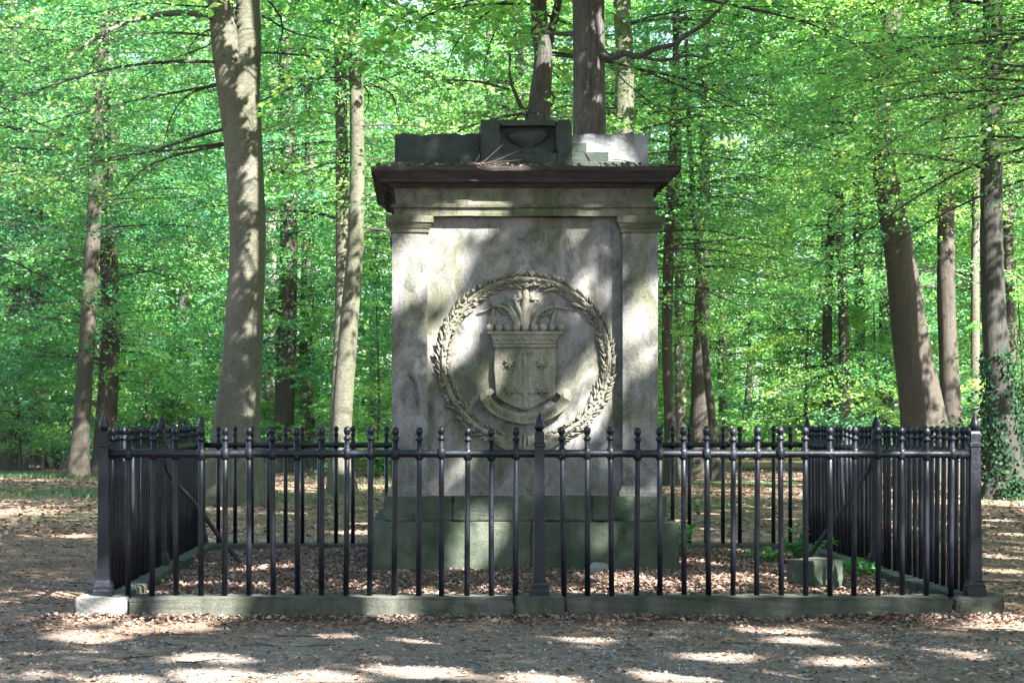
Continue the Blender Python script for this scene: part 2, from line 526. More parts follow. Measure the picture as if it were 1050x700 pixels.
# ------------------------------------------------------------------ monument
mx0, my0 = MC
mon = empty("stone_monument", (mx0, my0, 0.25), "weathered stone monument with carved coat of arms in a wreath", "monument")
ORG = (mx0, my0, 0.25)
def part(mb, name, m, parent=mon, smooth=False):
    return mb.build(name, m, parent, smooth, origin=ORG)
CF = my0 - 1.20                # plane of the carved panel
def course(h, z0, z1, cuts_x, seed):
    xx = [mx0 - h] + [mx0 + c for c in cuts_x] + [mx0 + h]
    for i in range(len(xx) - 1):
        part(MB().box(xx[i] + 0.0008, xx[i + 1] - 0.0008, my0 - h, my0 + h, z0, z1, 0.014, 1).rough(12, 0.004, seed + i).chips(12, seed + i, 0.05, 0.012), "plinth_block", M_MOSS)
course(1.51, 0.0, 0.742, (0.05,), 1)
course(1.40, 0.743, 0.988, (-0.72, 0.66), 4)
part(MB().rings(mx0, my0, [(1.20, 0.988), (1.20, 3.765)]).rough(12, 0.003, 3), "panel", M_BODY)
for sx in (-1, 1):
    for sy in (-1, 1):
        cx, cy = mx0 + sx * 1.145, my0 + sy * 1.145
        p = part(MB().rings(cx, cy, [(0.215, 0.988), (0.215, 1.03), (0.20, 1.05), (0.185, 1.085), (0.175, 1.09), (0.175, 3.62)]).rough(3, 0.002, 5), "pilaster", M_BODY)
        part(MB().rings(cx, cy, [(0.176, 3.60), (0.19, 3.605), (0.19, 3.635), (0.20, 3.645), (0.225, 3.69), (0.235, 3.70), (0.235, 3.76), (0.23, 3.768)]).rough(2, 0.003, 6), "capital", M_FRIEZE, p)
part(MB().rings(mx0, my0, [(1.300, 3.769), (1.300, 3.845), (1.325, 3.852), (1.33, 3.872), (1.325, 3.885), (1.30, 3.89)]).rough(14, 0.003, 8), "architrave", M_FRIEZE)
part(MB().rings(mx0, my0, [(1.285, 3.890), (1.280, 3.97), (1.288, 4.01), (1.305, 4.045)]).rough(14, 0.003, 9), "frieze", M_FRIEZE)
part(MB().rings(mx0, my0, [(1.315, 4.045), (1.34, 4.062), (1.345, 4.085), (1.36, 4.09), (1.43, 4.094), (1.435, 4.125), (1.45, 4.14), (1.478, 4.165), (1.505, 4.185), (1.512, 4.19), (1.525, 4.194), (1.525, 4.232), (1.50, 4.240), (1.2, 4.262)]).rough(22, 0.005, 10).chips(70, 10, 0.06, 0.025), "cornice", M_CORNICE)
# attic of three blocks, stepped towards the middle one
AF = 20.12
part(MB().box(-0.296, 0.60, AF, 22.0, 4.235, 4.64, 0.01).rough(12, 0.006, 11).chips(40, 11), "attic_block", M_ATTIC)
part(MB().box(1.44, 2.262, AF, 22.0, 4.235, 4.635, 0.012).rough(12, 0.006, 12).chips(40, 12), "attic_block", M_PALE)["label"] = "attic block with sunlight put into its pale stone"  # paler than its twin: sunlight is put into the stone colour
st = MB()
for x1, z0, z1, d in ((0.64, 4.235, 4.335, 0.17), (0.37, 4.337, 4.435, 0.12), (0.15, 4.437, 4.53, 0.08)):
    st.box(1.02 - 0.46 - x1, 0.562, AF - d, AF - 0.002, z0, z1, 0.006)
part(st.rough(3, 0.004, 13), "step", M_ATTIC)
st = MB()
for x1, z0, z1, d in ((0.64, 4.235, 4.335, 0.17), (0.37, 4.337, 4.435, 0.12), (0.15, 4.437, 4.53, 0.08)):
    st.box(1.482, 1.482 + x1, AF - d, AF - 0.002, z0, z1, 0.006)
part(st.rough(3, 0.004, 14), "step", M_ATTIC)
x0, x1, y0, z0, z1 = 0.567, 1.478, 19.88, 4.236, 4.745
nx0, nx1, nz0, nz1 = 0.762, 1.318, 4.405, 4.685
cb = MB()
cb.box(x0, nx0, y0, 21.4, z0, z1, 0.008).box(nx1, x1, y0, 21.4, z0, z1, 0.008)
cb.box(nx0 + 0.001, nx1 - 0.001, y0 + 0.002, 21.4, z0, nz0).box(nx0 + 0.001, nx1 - 0.001, y0 + 0.002, 21.4, nz1, z1 - 0.001)
cb.box(nx0 + 0.001, nx1 - 0.001, y0 + 0.15, 21.35, nz0 - 0.01, nz1 + 0.01)
cbo = part(cb.rough(5, 0.004, 15).chips(30, 15, 0.04, 0.015), "niche_block", M_ATTIC)
bowl = MB()
prof = [(0.05, 0.0), (0.085, 0.012), (0.05, 0.03), (0.045, 0.06), (0.10, 0.085), (0.17, 0.12), (0.215, 0.165), (0.225, 0.18), (0.20, 0.185)]
bowl.lathe((0, 0, 0), prof, 20)
for v in bowl.bm.verts:
    v.co.y *= 0.45
    v.co.z += 0.05 * max(0, v.co.x) * (v.co.z / 0.18)
    if v.co.z > 0.17: v.co.z += random.Random(int(v.co.x * 900)).uniform(-0.03, 0.05)
bmesh.ops.translate(bowl.bm, verts=bowl.bm.verts[:], vec=(1.04, y0 + 0.145, nz0 + 0.012))
part(bowl, "carved_bowl", M_ATTIC, cbo, True)

# relief on the panel; (u, v) are offsets from the middle of the wreath
RC = (1.013, 2.333)
def laurel():
    rg = random.Random(4)
    mb = MB()
    R = 0.825
    ring = [(RC[0] + R * math.cos(a), CF - 0.012, RC[1] + R * 0.985 * math.sin(a)) for a in np.linspace(0, 2 * math.pi, 97)]
    mb.tube(ring, 0.034, 7)
    n = 66
    for side in (-1, 1):                       # two branches that start at the foot and meet on top
        for i in range(n):
            f = (i + 0.5) / n
            a = -math.pi / 2 + side * (0.16 + f * (math.pi - 0.18))
            for k in (-1, 0, 1):
                off = k * 0.036 + rg.uniform(-0.012, 0.012)
                r = R + off
                p = Vector((RC[0] + r * math.cos(a), CF - 0.028 + abs(k) * 0.012, RC[1] + r * 0.985 * math.sin(a)))
                tang = Vector((-math.sin(a) * side, 0, math.cos(a) * side))
                rad = Vector((math.cos(a), 0, math.sin(a)))
                d = (tang + rad * (k * rg.uniform(0.35, 0.75)) + Vector((0, -rg.uniform(0.05, 0.35), 0))).normalized()
                ln = rg.uniform(0.07, 0.125)
                wd = ln * rg.uniform(0.32, 0.42)
                s = d.cross(Vector((0, -1, 0))).normalized()
                u = s.cross(d)
                pts = [p, p + d * ln * 0.4 + s * wd * 0.5, p + d * ln, p + d * ln * 0.4 - s * wd * 0.5, p + d * ln * 0.45 - u * 0.022, p + d * ln * 0.4 + u * 0.03]
                if u.y > 0:
                    pts[4] = p + d * ln * 0.45 + Vector((0, -0.016, 0)); pts[5] = p + d * ln * 0.4 + Vector((0, 0.03, 0))
                vs = [mb.bm.verts.new(q) for q in pts]
                for q in ((0, 1, 4), (1, 2, 4), (2, 3, 4), (3, 0, 4), (1, 0, 5), (2, 1, 5), (3, 2, 5), (0, 3, 5)):
                    mb.bm.faces.new([vs[j] for j in q])
            if rg.random() < 0.5:
                r = R + rg.uniform(-0.07, 0.07)
                mb.sphere((RC[0] + r * math.cos(a + 0.02), CF - 0.04, RC[1] + r * math.sin(a + 0.02)), rg.uniform(0.016, 0.024), 7)
    return mb
wr = part(laurel(), "laurel_wreath", M_RELIEF)
bmx = MB()                                     # the knot and drape at the foot of the wreath
def strip(mb, pts, width, y_of, thick=0.03, n_w=3):
    """a thick strip along pts (x,z); y_of(s, t) is how far it stands proud"""
    P = np.array(pts, dtype=float)
    T = np.gradient(P, axis=0); T = unit(T)
    Nn = np.stack([-T[:, 1], T[:, 0]], 1)
    fr, bk = [], []
    m = len(P)
    wd = width if hasattr(width, '__len__') else [width] * m
    for i in range(m):
        rf, rb = [], []
        for j in range(n_w + 1):
            t = j / n_w - 0.5
            q = P[i] + Nn[i] * t * wd[i]
            y = CF - y_of(i / (m - 1), t)
            rf.append(mb.bm.verts.new((q[0], y, q[1])))
            rb.append(mb.bm.verts.new((q[0], y + thick, q[1])))
        fr.append(rf); bk.append(rb)
    for i in range(m - 1):
        for j in range(n_w):
            mb.bm.faces.new((fr[i][j], fr[i + 1][j], fr[i + 1][j + 1], fr[i][j + 1]))
            mb.bm.faces.new((bk[i][j], bk[i][j + 1], bk[i + 1][j + 1], bk[i + 1][j]))
        mb.bm.faces.new((fr[i][0], bk[i][0], bk[i + 1][0], fr[i + 1][0]))
        mb.bm.faces.new((fr[i][n_w], fr[i + 1][n_w], bk[i + 1][n_w], bk[i][n_w]))
    mb.bm.faces.new([fr[0][j] for j in range(n_w + 1)] + [bk[0][j] for j in range(n_w, -1, -1)])
    mb.bm.faces.new([fr[-1][j] for j in range(n_w, -1, -1)] + [bk[-1][j] for j in range(n_w + 1)])
def arc(a0, a1, r, n=24, c=RC):
    return [(c[0] + r * math.cos(a), c[1] + r * math.sin(a)) for a in np.linspace(math.radians(a0), math.radians(a1), n)]
strip(bmx, arc(-114, -64, 0.835, 26), [0.05 + 0.14 * math.sin(math.pi * (i + 0.5) / 26) for i in range(26)], lambda s, t: 0.075 + 0.012 * math.sin(s * 21 + t * 6), 0.075)
for dx, ln in ((-0.035, 0.13), (0.05, 0.08), (0.005, 0.17)):
    bmx.box(RC[0] - 0.02 + dx - 0.014, RC[0] - 0.02 + dx + 0.014, CF - 0.105, CF - 0.05, RC[1] - 0.80 - ln * 0.5, RC[1] - 0.80 + ln * 0.5, 0.006)
part(bmx, "ribbon_drape", M_RELIEF, mon, False)

def P2(px, py):                                # photograph pixel on the panel -> x, z
    q = PX(px, py, CF)
    return q[0], q[2]
sh = [P2(*p) for p in ((507, 355), (569, 355), (569.5, 380), (568, 404), (561, 410), (550, 415.5), (538.5, 421), (527, 416.5), (516, 412), (508.5, 407), (506.5, 380))]
so = part(MB().prism(sh[::-1], CF - 0.075, CF + 0.02, 0.012), "shield", M_RELIEF)
def star(px, py, r):
    c = P2(px, py)
    mb = MB()
    pts = []
    for k in range(12):
        a = math.pi / 2 + k * math.pi / 6
        rr = r if k % 2 == 0 else r * 0.42
        pts.append((c[0] + rr * math.cos(a), c[1] + rr * math.sin(a)))
    mb.prism(pts, CF - 0.104, CF - 0.07)
    f = max(mb.bm.faces, key=lambda q: len(q.verts) * 10 - q.calc_center_median().y)
    v = bmesh.ops.poke(mb.bm, faces=[f])['verts'][0]
    v.co.y -= 0.012
    return mb
for p in ((522, 373), (554.5, 373), (522, 400), (555, 400)):
    part(star(*p, 0.062), "star", M_RELIEF, so)
sw = MB()
def bar2(p, q, wd, y0, y1):
    (ax, az), (bx, bz) = P2(*p), P2(*q)
    d = Vector((bx - ax, 0, bz - az)).normalized(); n = Vector((-d.z, 0, d.x)) * wd / 2
    c = [(ax + n.x, az + n.z), (ax - n.x, az - n.z), (bx - n.x, bz - n.z), (bx + n.x, bz + n.z)]
    sw.prism(c, y0, y1, 0.004)
bar2((538, 366), (538.5, 402), 0.030, CF - 0.090, CF - 0.07)
bar2((538.5, 402.6), (538.5, 418), 0.045, CF - 0.094, CF - 0.07)
bar2((530, 402), (547, 402), 0.030, CF - 0.097, CF - 0.07)
part(sw, "sword", M_RELIEF, so)
sw = MB()
bar2((538.2, 356.5), (538.2, 366), 0.032, CF - 0.093, CF - 0.07)
bar2((532.5, 361), (544, 361), 0.034, CF - 0.096, CF - 0.07)
part(sw, "cross", M_RELIEF, so)
for a, b in (((529, 402), (513.5, 401)), ((548, 402), (563, 401))):
    sw = MB()
    bar2(a, b, 0.016, CF - 0.083, CF - 0.07)
    part(sw, "division_line", M_RELIEF, so)

cr = MB()
cr.prism([P2(*p) for p in ((502, 342), (506, 353), (568, 353), (574, 342))], CF - 0.092, CF + 0.02, 0.008)
cr.prism([P2(*p) for p in ((499.5, 340), (500, 343.2), (576, 343.2), (576.5, 340))], CF - 0.11, CF + 0.02, 0.005)
cr.prism([P2(*p) for p in ((504.5, 353.2), (506, 356.4), (568.5, 356.4), (570, 353.2))], CF - 0.102, CF + 0.02, 0.005)
cro = part(cr, "crown_band", M_RELIEF)
rg = random.Random(8)
gem = MB()
for i in range(9):
    px = 511 + i * 6.9
    c = P2(px, 348)
    gem.sphere((c[0], CF - 0.092, c[1]), 0.018 if i % 2 else 0.026, 8, (1.2, 0.6, 0.7))
part(gem, "carved_gems", M_RELIEF, cro)
for i in range(9):
    c = P2(502 + i * 9.1, 336.3)
    part(MB().sphere((c[0], CF - 0.068, c[1]), 0.041, 12), "pearl", M_RELIEF, cro, True)
pl = MB()
def stalk(pts, r0, r1):
    P = [PX(a, b, CF) for a, b in pts]
    Q = catmull(np.array(P), 5)
    m = len(Q)
    for i, q in enumerate(Q):
        q[1] = CF - 0.004 - 0.022 * (i / (m - 1))
    pl.tube(Q, list(np.linspace(r0 * 0.78, r1 * 0.78, m)), 7)
def catmull(P, k):
    P = np.asarray(P, dtype=float)
    E = np.vstack([2 * P[0] - P[1], P, 2 * P[-1] - P[-2]])
    out = []
    for i in range(1, len(E) - 2):
        a, b, c, d = E[i - 1], E[i], E[i + 1], E[i + 2]
        for s in np.arange(k) / k:
            out.append(0.5 * (2 * b + (c - a) * s + (2 * a - 5 * b + 4 * c - d) * s * s + (3 * b - 3 * c + d - a) * s ** 3))
    out.append(P[-1])
    return np.array(out)
stalk([(536, 334), (535, 324), (531, 315), (528, 308)], 0.05, 0.02)
stalk([(540, 334), (541, 324), (545, 315), (550, 309)], 0.05, 0.02)
stalk([(530, 334), (524, 322), (517, 315), (506, 314), (497, 319), (490, 320)], 0.038, 0.010)
stalk([(546, 334), (551, 323), (559, 317), (570, 315), (578, 316), (583, 317)], 0.038, 0.010)
stalk([(533, 334), (528, 323), (521, 313), (514, 310)], 0.03, 0.012)
stalk([(511, 314), (514, 320), (521, 323)], 0.018, 0.009)
stalk([(568, 315), (563, 322), (555, 323)], 0.018, 0.009)
stalk([(506, 315), (505, 326), (506, 334)], 0.022, 0.035)
stalk([(570, 316), (567, 326), (566, 334)], 0.022, 0.03)
stalk([(538, 334), (537.5, 322), (538, 312), (540, 304)], 0.055, 0.045)
for (px, py, sx, sz, rr) in ((529, 307, 1.5, 0.5, 0.034), (548, 307, 1.5, 0.5, 0.034), (539, 302, 0.8, 1.3, 0.045), (533, 304, 0.8, 1.1, 0.034), (545, 304, 0.8, 1.1, 0.034), (505, 330, 0.9, 1.2, 0.055)):
    q = PX(px, py, CF)
    pl.sphere((q[0], CF - 0.008, q[2]), rr, 12, (sx, 0.6, sz))
part(pl, "carved_plume", M_RELIEF, mon, True)
bn = MB()
bpts = catmull(np.array([P2(*p) for p in ((498, 408), (502, 414.5), (511, 421.5), (523, 426.5), (538.5, 429), (554, 427), (566, 422), (575, 415), (579, 408.5))]), 5)
strip(bn, bpts, 0.105, lambda s, t: 0.085 + 0.05 * (2 * abs(s - 0.5)) ** 3, 0.11, 4)
strip(bn, [P2(*p) for p in ((496.5, 411), (495.3, 406), (497.5, 402.5), (502, 401.5), (504.5, 404))], 0.07, lambda s, t: 0.10 - 0.02 * s, 0.10)
strip(bn, [P2(*p) for p in ((580, 411), (581.5, 406.5), (580, 402), (576, 401), (573.5, 404.5))], 0.08, lambda s, t: 0.10 - 0.03 * s, 0.10)
bno = part(bn, "motto_banner", M_RELIEF)
lt = MB()                                      # the worn, no longer legible strokes of the motto
rg = random.Random(21)
for i in range(34):
    s = 0.14 + 0.70 * i / 33
    if rg.random() < 0.12: continue
    k = s * (len(bpts) - 1); a = bpts[int(k)] + (bpts[int(k) + 1] - bpts[int(k)]) * (k % 1)
    y = CF - (0.085 + 0.05 * (2 * abs(s - 0.5)) ** 3)
    hh = rg.uniform(0.018, 0.03)
    lt.box(a[0] - 0.003, a[0] + 0.004, y - 0.003, y + 0.01, a[1] - hh, a[1] + hh)
part(lt, "worn_lettering", M_FRIEZE, bno)

# ------------------------------------------------------------------ kerb under the fence
kerb = empty("stone_kerb", (mx0, my0, 0), "low square stone kerb carrying the iron fence", "kerb")
KO, KI = 4.0, 3.60
def kblock(x0, x1, y0, y1, m, seed, z1=PLZ, bev=0.02):
    mb = MB().box(x0, x1, y0, y1, -0.12, z1, bev, 2)
    mb.rough(9, 0.006, seed).chips(40 if x1 - x0 > 1 else 12, seed, 0.06, 0.018)
    return mb.build("kerb_block", m, kerb, origin=(mx0, my0, 0))
g = 0.004
fr0, fr1 = my0 - KO, my0 - KI
xs = [mx0 - KO, -2.55, 0.775, 1.215, 4.55, mx0 + KO]
for i in range(5):
    o = kblock(xs[i] + g, xs[i + 1] - g, fr0 + (0.0 if i in (0, 4) else 0.012), fr1, M_KERBSUN if i == 0 else M_KERB, 30 + i, bev=0.02 if i != 4 else 0.05)
    if i == 0: o['label'] = "corner block coloured paler for the sun on it"
bk = [mx0 - KO, -1.2, 2.6, mx0 + KO]
for i in range(3):
    kblock(bk[i] + g, bk[i + 1] - g, my0 + KI, my0 + KO, M_KERB, 40 + i)
for sx in (-1, 1):
    a, b = (mx0 - KO, mx0 - KI) if sx < 0 else (mx0 + KI, mx0 + KO)
    ys = [my0 - KI, my0 - 0.2, my0 + 0.25, my0 + KI]
    for i in range(3):
        kblock(a, b, ys[i] + g, ys[i + 1] - g, M_KERB, 50 + i + sx)

# ------------------------------------------------------------------ iron fence
fence = empty("iron_fence", (mx0, my0, PLZ), "black iron railing of round bars around the stone monument", "fence")
FO = (mx0, my0, PLZ)
RZ = 1.446
bar_me, knob_me = None, None
def bar_meshes():
    a = MB().tube([(0, 0, -0.01), (0, 0, 0.5), (0, 0, 1.0), (0, 0, 1.345)], [0.0245, 0.0245, 0.0238, 0.0232], 10)
    a.lathe((0, 0, RZ - PLZ), [(0.027, -0.05), (0.038, -0.036), (0.041, 0.0), (0.038, 0.036), (0.027, 0.05)], 10)
    oa = a.build("bar", M_IRON, fence, True)
    k = MB().lathe((0, 0, 0), [(0.026, 1.344), (0.034, 1.350), (0.036, 1.362), (0.030, 1.372), (0.019, 1.382), (0.019, 1.392), (0.026, 1.402), (0.032, 1.420), (0.033, 1.432), (0.028, 1.450), (0.020, 1.460), (0.007, 1.466)], 12)
    ok = k.build("knob", M_IRON, oa, True)
    return oa, ok
bar0, knob0 = bar_meshes()
first = [True]
def place_bar(x, y):
    if first[0]:
        b = bar0; first[0] = False
    else:
        b = bar0.copy(); COL.objects.link(b); b.parent = fence
        k = knob0.copy(); COL.objects.link(k); k.parent = b
    rr_ = random.Random(int(x * 911 + y * 37))
    b.location = (x - mx0 + rr_.gauss(0, 0.003), y - my0, rr_.gauss(0, 0.004) - 0.002)
    b.rotation_euler = (random.Random(int(x * 1000 + y)).gauss(0, 0.007), random.Random(int(x * 777 + y)).gauss(0, 0.007), 0)
step = HALF / 18
far_bars = []
cnt = 0
def positions():
    for s in (-1, 1):
        for k in range(1, 18):
            yield (mx0 + s * step * k, my0 - HALF)            # front
    for sx in (1, -1):
        for k in range(-17, 18):
            if k == 0: continue
            yield (mx0 + sx * HALF, my0 + step * k)           # sides, near end first
    for k in range(-17, 18):
        if k == 0: continue
        yield (mx0 + step * k, my0 + HALF)                    # back
for x, y in positions():
    if cnt < 98: place_bar(x, y)
    else: far_bars.append((x, y))
    cnt += 1
fb = MB()
for x, y in far_bars:
    fb.tube([(x, y, PLZ - 0.01), (x, y, PLZ + 1.345)], [0.0265, 0.025], 8)
    fb.lathe((x, y, PLZ), [(0.026, 1.344), (0.036, 1.36), (0.019, 1.387), (0.036, 1.42), (0.036, 1.436), (0.018, 1.462), (0.006, 1.466)], 8)
    fb.lathe((x, y, RZ), [(0.027, -0.05), (0.048, 0.0), (0.027, 0.05)], 8)
o = fb.build("far_bars", M_IRON, fence, True, origin=FO)
o['kind'] = 'stuff'
# rails, one to each side
def rail(p, q):
    n = 19
    r = random.Random(3)
    pts = [(p[0] + (q[0] - p[0]) * i / (n - 1), p[1] + (q[1] - p[1]) * i / (n - 1), RZ + r.gauss(0, 0.002)) for i in range(n)]
    MB().tube(pts, 0.034, 10).build("rail", M_IRON, fence, True, origin=FO)
c = [(mx0 - HALF, my0 - HALF), (mx0 + HALF, my0 - HALF), (mx0 + HALF, my0 + HALF), (mx0 - HALF, my0 + HALF)]
for i in range(4): rail(c[i], c[(i + 1) % 4])
def post(x, y):
    p = MB().rings(x, y, [(0.060, PLZ - 0.02), (0.058, PLZ + 0.09), (0.052, PLZ + 0.10), (0.042, 1.44), (0.042, 1.50), (0.050, 1.51), (0.050, 1.535), (0.041, 1.545), (0.041, 1.62), (0.034, 1.64), (0.02, 1.648)])
    po = p.build("post", M_IRON, fence, origin=FO)
    MB().rings(x, y, [(0.082, PLZ - 0.01), (0.082, PLZ + 0.045), (0.078, PLZ + 0.055), (0.078, PLZ + 0.085), (0.070, PLZ + 0.095), (0.066, PLZ + 0.115), (0.053, PLZ + 0.135)]).build("post_base", M_IRON, po, origin=FO)
    MB().lathe((x, y, 0), [(0.022, 1.645), (0.034, 1.655), (0.042, 1.675), (0.044, 1.69), (0.036, 1.72), (0.022, 1.755), (0.010, 1.785), (0.003, 1.80)], 12).build("finial", M_IRON, po, True, origin=FO)
for x, y in c + [(mx0, my0 - HALF), (mx0 + HALF, my0), (mx0, my0 + HALF), (mx0 - HALF, my0)]:
    post(x, y)
def brace(pts, r):
    Q = catmull(np.array(pts), 6)
    MB().tube(Q, r, 8).build("brace", M_IRON, fence, True, origin=FO)
xl, xr = mx0 - HALF, mx0 + HALF
brace([(xl + 0.03, my0, 1.36), (xl + 0.10, my0, 1.16), (xl + 0.36, my0, 0.86), (xl + 0.62, my0, 0.50), (xl + 0.84, my0, 0.24)], 0.024)
brace([(xr - 0.03, my0, 1.36), (xr - 0.10, my0, 1.18), (xr - 0.34, my0, 0.82), (xr - 0.60, my0, 0.46), (xr - 0.74, my0, 0.25)], 0.024)

# ------------------------------------------------------------------ small things inside the enclosure
sb = MB().box(-0.21, 0.21, -0.17, 0.17, -0.08, 0.24, 0.012, 2).rough(4, 0.004, 77)
so_ = sb.build("stone_block", M_MOSS)
so_.location = (*PX(836, 600, 18.6)[:2], float(ground_z(3.6, 18.6)))
so_.rotation_euler = (0, 0, math.radians(38))
tag(so_, "squared grey stone block lying beside green weeds inside railing", "stone block")
def chunk(name, x, y, s, seed, m, label, cat):
    r = random.Random(seed)
    bm_ = MB()
    bmesh.ops.create_icosphere(bm_.bm, subdivisions=3, radius=1.0)
    for v in bm_.bm.verts:
        q = v.co.copy()
        k = 1 + 0.16 * math.sin(q.x * 4 + seed) * math.sin(q.y * 5 + 1) + 0.12 * math.sin(q.z * 7 + q.x * 3)
        v.co = Vector((q.x * s[0], q.y * s[1], q.z * s[2])) * k
        v.co.z = max(v.co.z, -s[2] * 0.5)
    o = bm_.build(name, m, None, True)
    o.location = (x, y, float(ground_z(x, y)) + s[2] * 0.3)
    o.rotation_euler = (0.1, 0, r.uniform(0, 3))
    return tag(o, label, cat)
chunk("stone_chunk", PX(612, 580, 19.35)[0], 19.35, (0.17, 0.07, 0.07), 3, M_PALE, "pale broken chunk lying at the foot of the monument", "stone")

# ------------------------------------------------------------------ ground litter
def scatter_flat(name, n, region, size, material, label, kind, tilt=0.5, tint=(0.5, 0.25), aspect=0.6, dens=None, seed=1, lift=0.008):
    r = np.random.default_rng(seed)
    x0, x1, y0, y1 = region
    x = r.uniform(x0, x1, n); y = r.uniform(y0, y1, n)
    if dens is not None:
        k = r.random(n) < dens(x, y)
        x, y = x[k], y[k]
    n = len(x)
    P = np.stack([x, y, ground_z(x, y) + lift * r.random(n) * 2], 1)
    a = r.uniform(0, 6.283, n)
    D = np.stack([np.cos(a), np.sin(a), r.normal(0, tilt * 0.5, n)], 1)
    Nn = np.stack([r.normal(0, tilt, n), r.normal(0, tilt, n), np.ones(n)], 1)
    L = r.uniform(size[0], size[1], n)
    o = link(name, leaves_mesh(name, P, D, Nn, L, L * aspect, r.normal(tint[0], tint[1], n), material))
    return tag(o, label, name.replace('_', ' '), kind=kind)
def on_kerb(x, y):
    d = np.maximum(np.abs(x - MC[0]), np.abs(y - MC[1]))
    return (d > 3.55) & (d < 4.02)
def in_mon(x, y):
    return np.maximum(np.abs(x - MC[0]), np.abs(y - MC[1])) < 1.5
def dens_in(x, y):
    d = np.maximum(np.abs(x - MC[0]), np.abs(y - MC[1]))
    return np.where((d < 3.6) & ~in_mon(x, y), 1.0, 0.0)
def patchy(x, y):
    return 0.5 + 0.5 * np.clip(1.4 * np.sin(x * 1.3 + np.sin(y * 0.9) * 2) * np.sin(y * 1.1 + x * 0.6) + 0.6 * np.sin(x * 3.7 - y * 2.9), -1, 1)
def dens_out(x, y):
    d = np.maximum(np.abs(x - MC[0]), np.abs(y - MC[1]))
    near_k = np.exp(-np.maximum(d - 4.0, 0) / (0.18 + 0.3 * patchy(x * 1.7, y)))
    return np.where(d > 4.0, np.clip(0.30 + 0.6 * patchy(x, y) + near_k * 0.7, 0, 1), 0)
scatter_flat("leaf_litter", 80000, (mx0 - 3.6, mx0 + 3.6, my0 - 3.6, my0 + 3.6), (0.024, 0.062), M_LITTER, "curled brown dead leaves carpeting the ground inside the railing", "stuff", 0.6, (0.47, 0.19), 0.6, dens_in, 11, 0.012)
scatter_flat("fallen_leaves", 120000, (-9, 12, 10.5, 34), (0.025, 0.06), M_LITTER, "small brown dead leaves strewn over the woodland floor outside the kerb", "stuff", 0.45, (0.45, 0.26), 0.6, dens_out, 12, 0.006)
scatter_flat("distant_litter", 60000, (-24, 30, 30, 75), (0.06, 0.14), M_LITTER, "brown leaf litter between the trees", "stuff", 0.5, (0.4, 0.25), 0.6, None, 13, 0.01)
def pebbles():
    r = np.random.default_rng(5)
    n = 42000
    x = r.uniform(-5, 8, n); y = 11.0 + 6.2 * r.random(n)
    k = (r.random(n) < 0.25 + 0.75 * patchy(x + 3, y * 1.3)) & ~on_kerb(x, y)
    x, y = x[k], y[k]; n = len(x)
    s = r.uniform(0.004, 0.012, n) * np.where(r.random(n) < 0.03, 1.8, 1)
    base = np.array([[1, 0, 0], [0, 1, 0], [-1, 0, 0], [0, -1, 0], [0, 0, 0.7], [0, 0, -0.7]])
    V = base[None] * s[:, None, None] * r.uniform(0.7, 1.3, (n, 6, 1))
    a = r.uniform(0, 6.28, n)
    X = V[..., 0] * np.cos(a)[:, None] - V[..., 1] * np.sin(a)[:, None]
    Y = V[..., 0] * np.sin(a)[:, None] + V[..., 1] * np.cos(a)[:, None]
    z = ground_z(x, y)
    V = np.stack([X + x[:, None], Y + y[:, None], V[..., 2] + z[:, None] + s[:, None] * 0.3], -1).reshape(-1, 3)
    tri = np.array([[0, 1, 4], [1, 2, 4], [2, 3, 4], [3, 0, 4], [1, 0, 5], [2, 1, 5], [3, 2, 5], [0, 3, 5]])
    Fc = (tri[None] + (np.arange(n) * 6)[:, None, None]).reshape(-1, 3)
    o = link("gravel", npmesh("gravel", V, Fc, M_GRAVEL, np.repeat(np.clip(r.normal(0.5, 0.25, n), 0, 1), 6)))
    tag(o, "loose grey gravel on the path before the kerb", "gravel", kind="stuff")
pebbles()

def fallen_twigs():
    r = random.Random(17)
    mb = MB()
    for i in range(170):
        x, y = r.uniform(-5, 8), r.uniform(11.5, 30)
        if 3.5 < max(abs(x - mx0), abs(y - my0)) < 4.05 or max(abs(x - mx0), abs(y - my0)) < 1.6: continue
        a = r.uniform(0, 6.28); L = r.uniform(0.08, 0.42)
        q = [np.array([x + math.cos(a + k * 0.15) * L * k / 3, y + math.sin(a + k * 0.15) * L * k / 3, 0]) for k in range(4)]
        for p in q: p[2] = float(ground_z(p[0], p[1])) + 0.012 + r.random() * 0.008
        mb.tube(q, [0.006, 0.005, 0.004, 0.002], 5)
    tag(mb.build("fallen_twigs", M_TWIG), "thin dead twigs strewn over the floor around the kerb", "twigs", kind="stuff")
fallen_twigs()
scatter_flat("leaf_drift", 26000, (mx0 - 4.6, mx0 + 4.6, my0 - 4.5, my0 - 3.98), (0.024, 0.06), M_LITTER, "dead leaves drifted up against the foot of the stone kerb", "stuff", 0.7, (0.45, 0.22), 0.6, lambda x, y: np.clip(np.exp(-(my0 - 4.0 - y) / (0.05 + 0.16 * patchy(x * 2.1, y * 0.5))) * (0.35 + 0.65 * patchy(x * 1.4 + 2, y)), 0, 1) * ((x < mx0 + 4.3) & (x > mx0 - 4.3)), 19, 0.022)

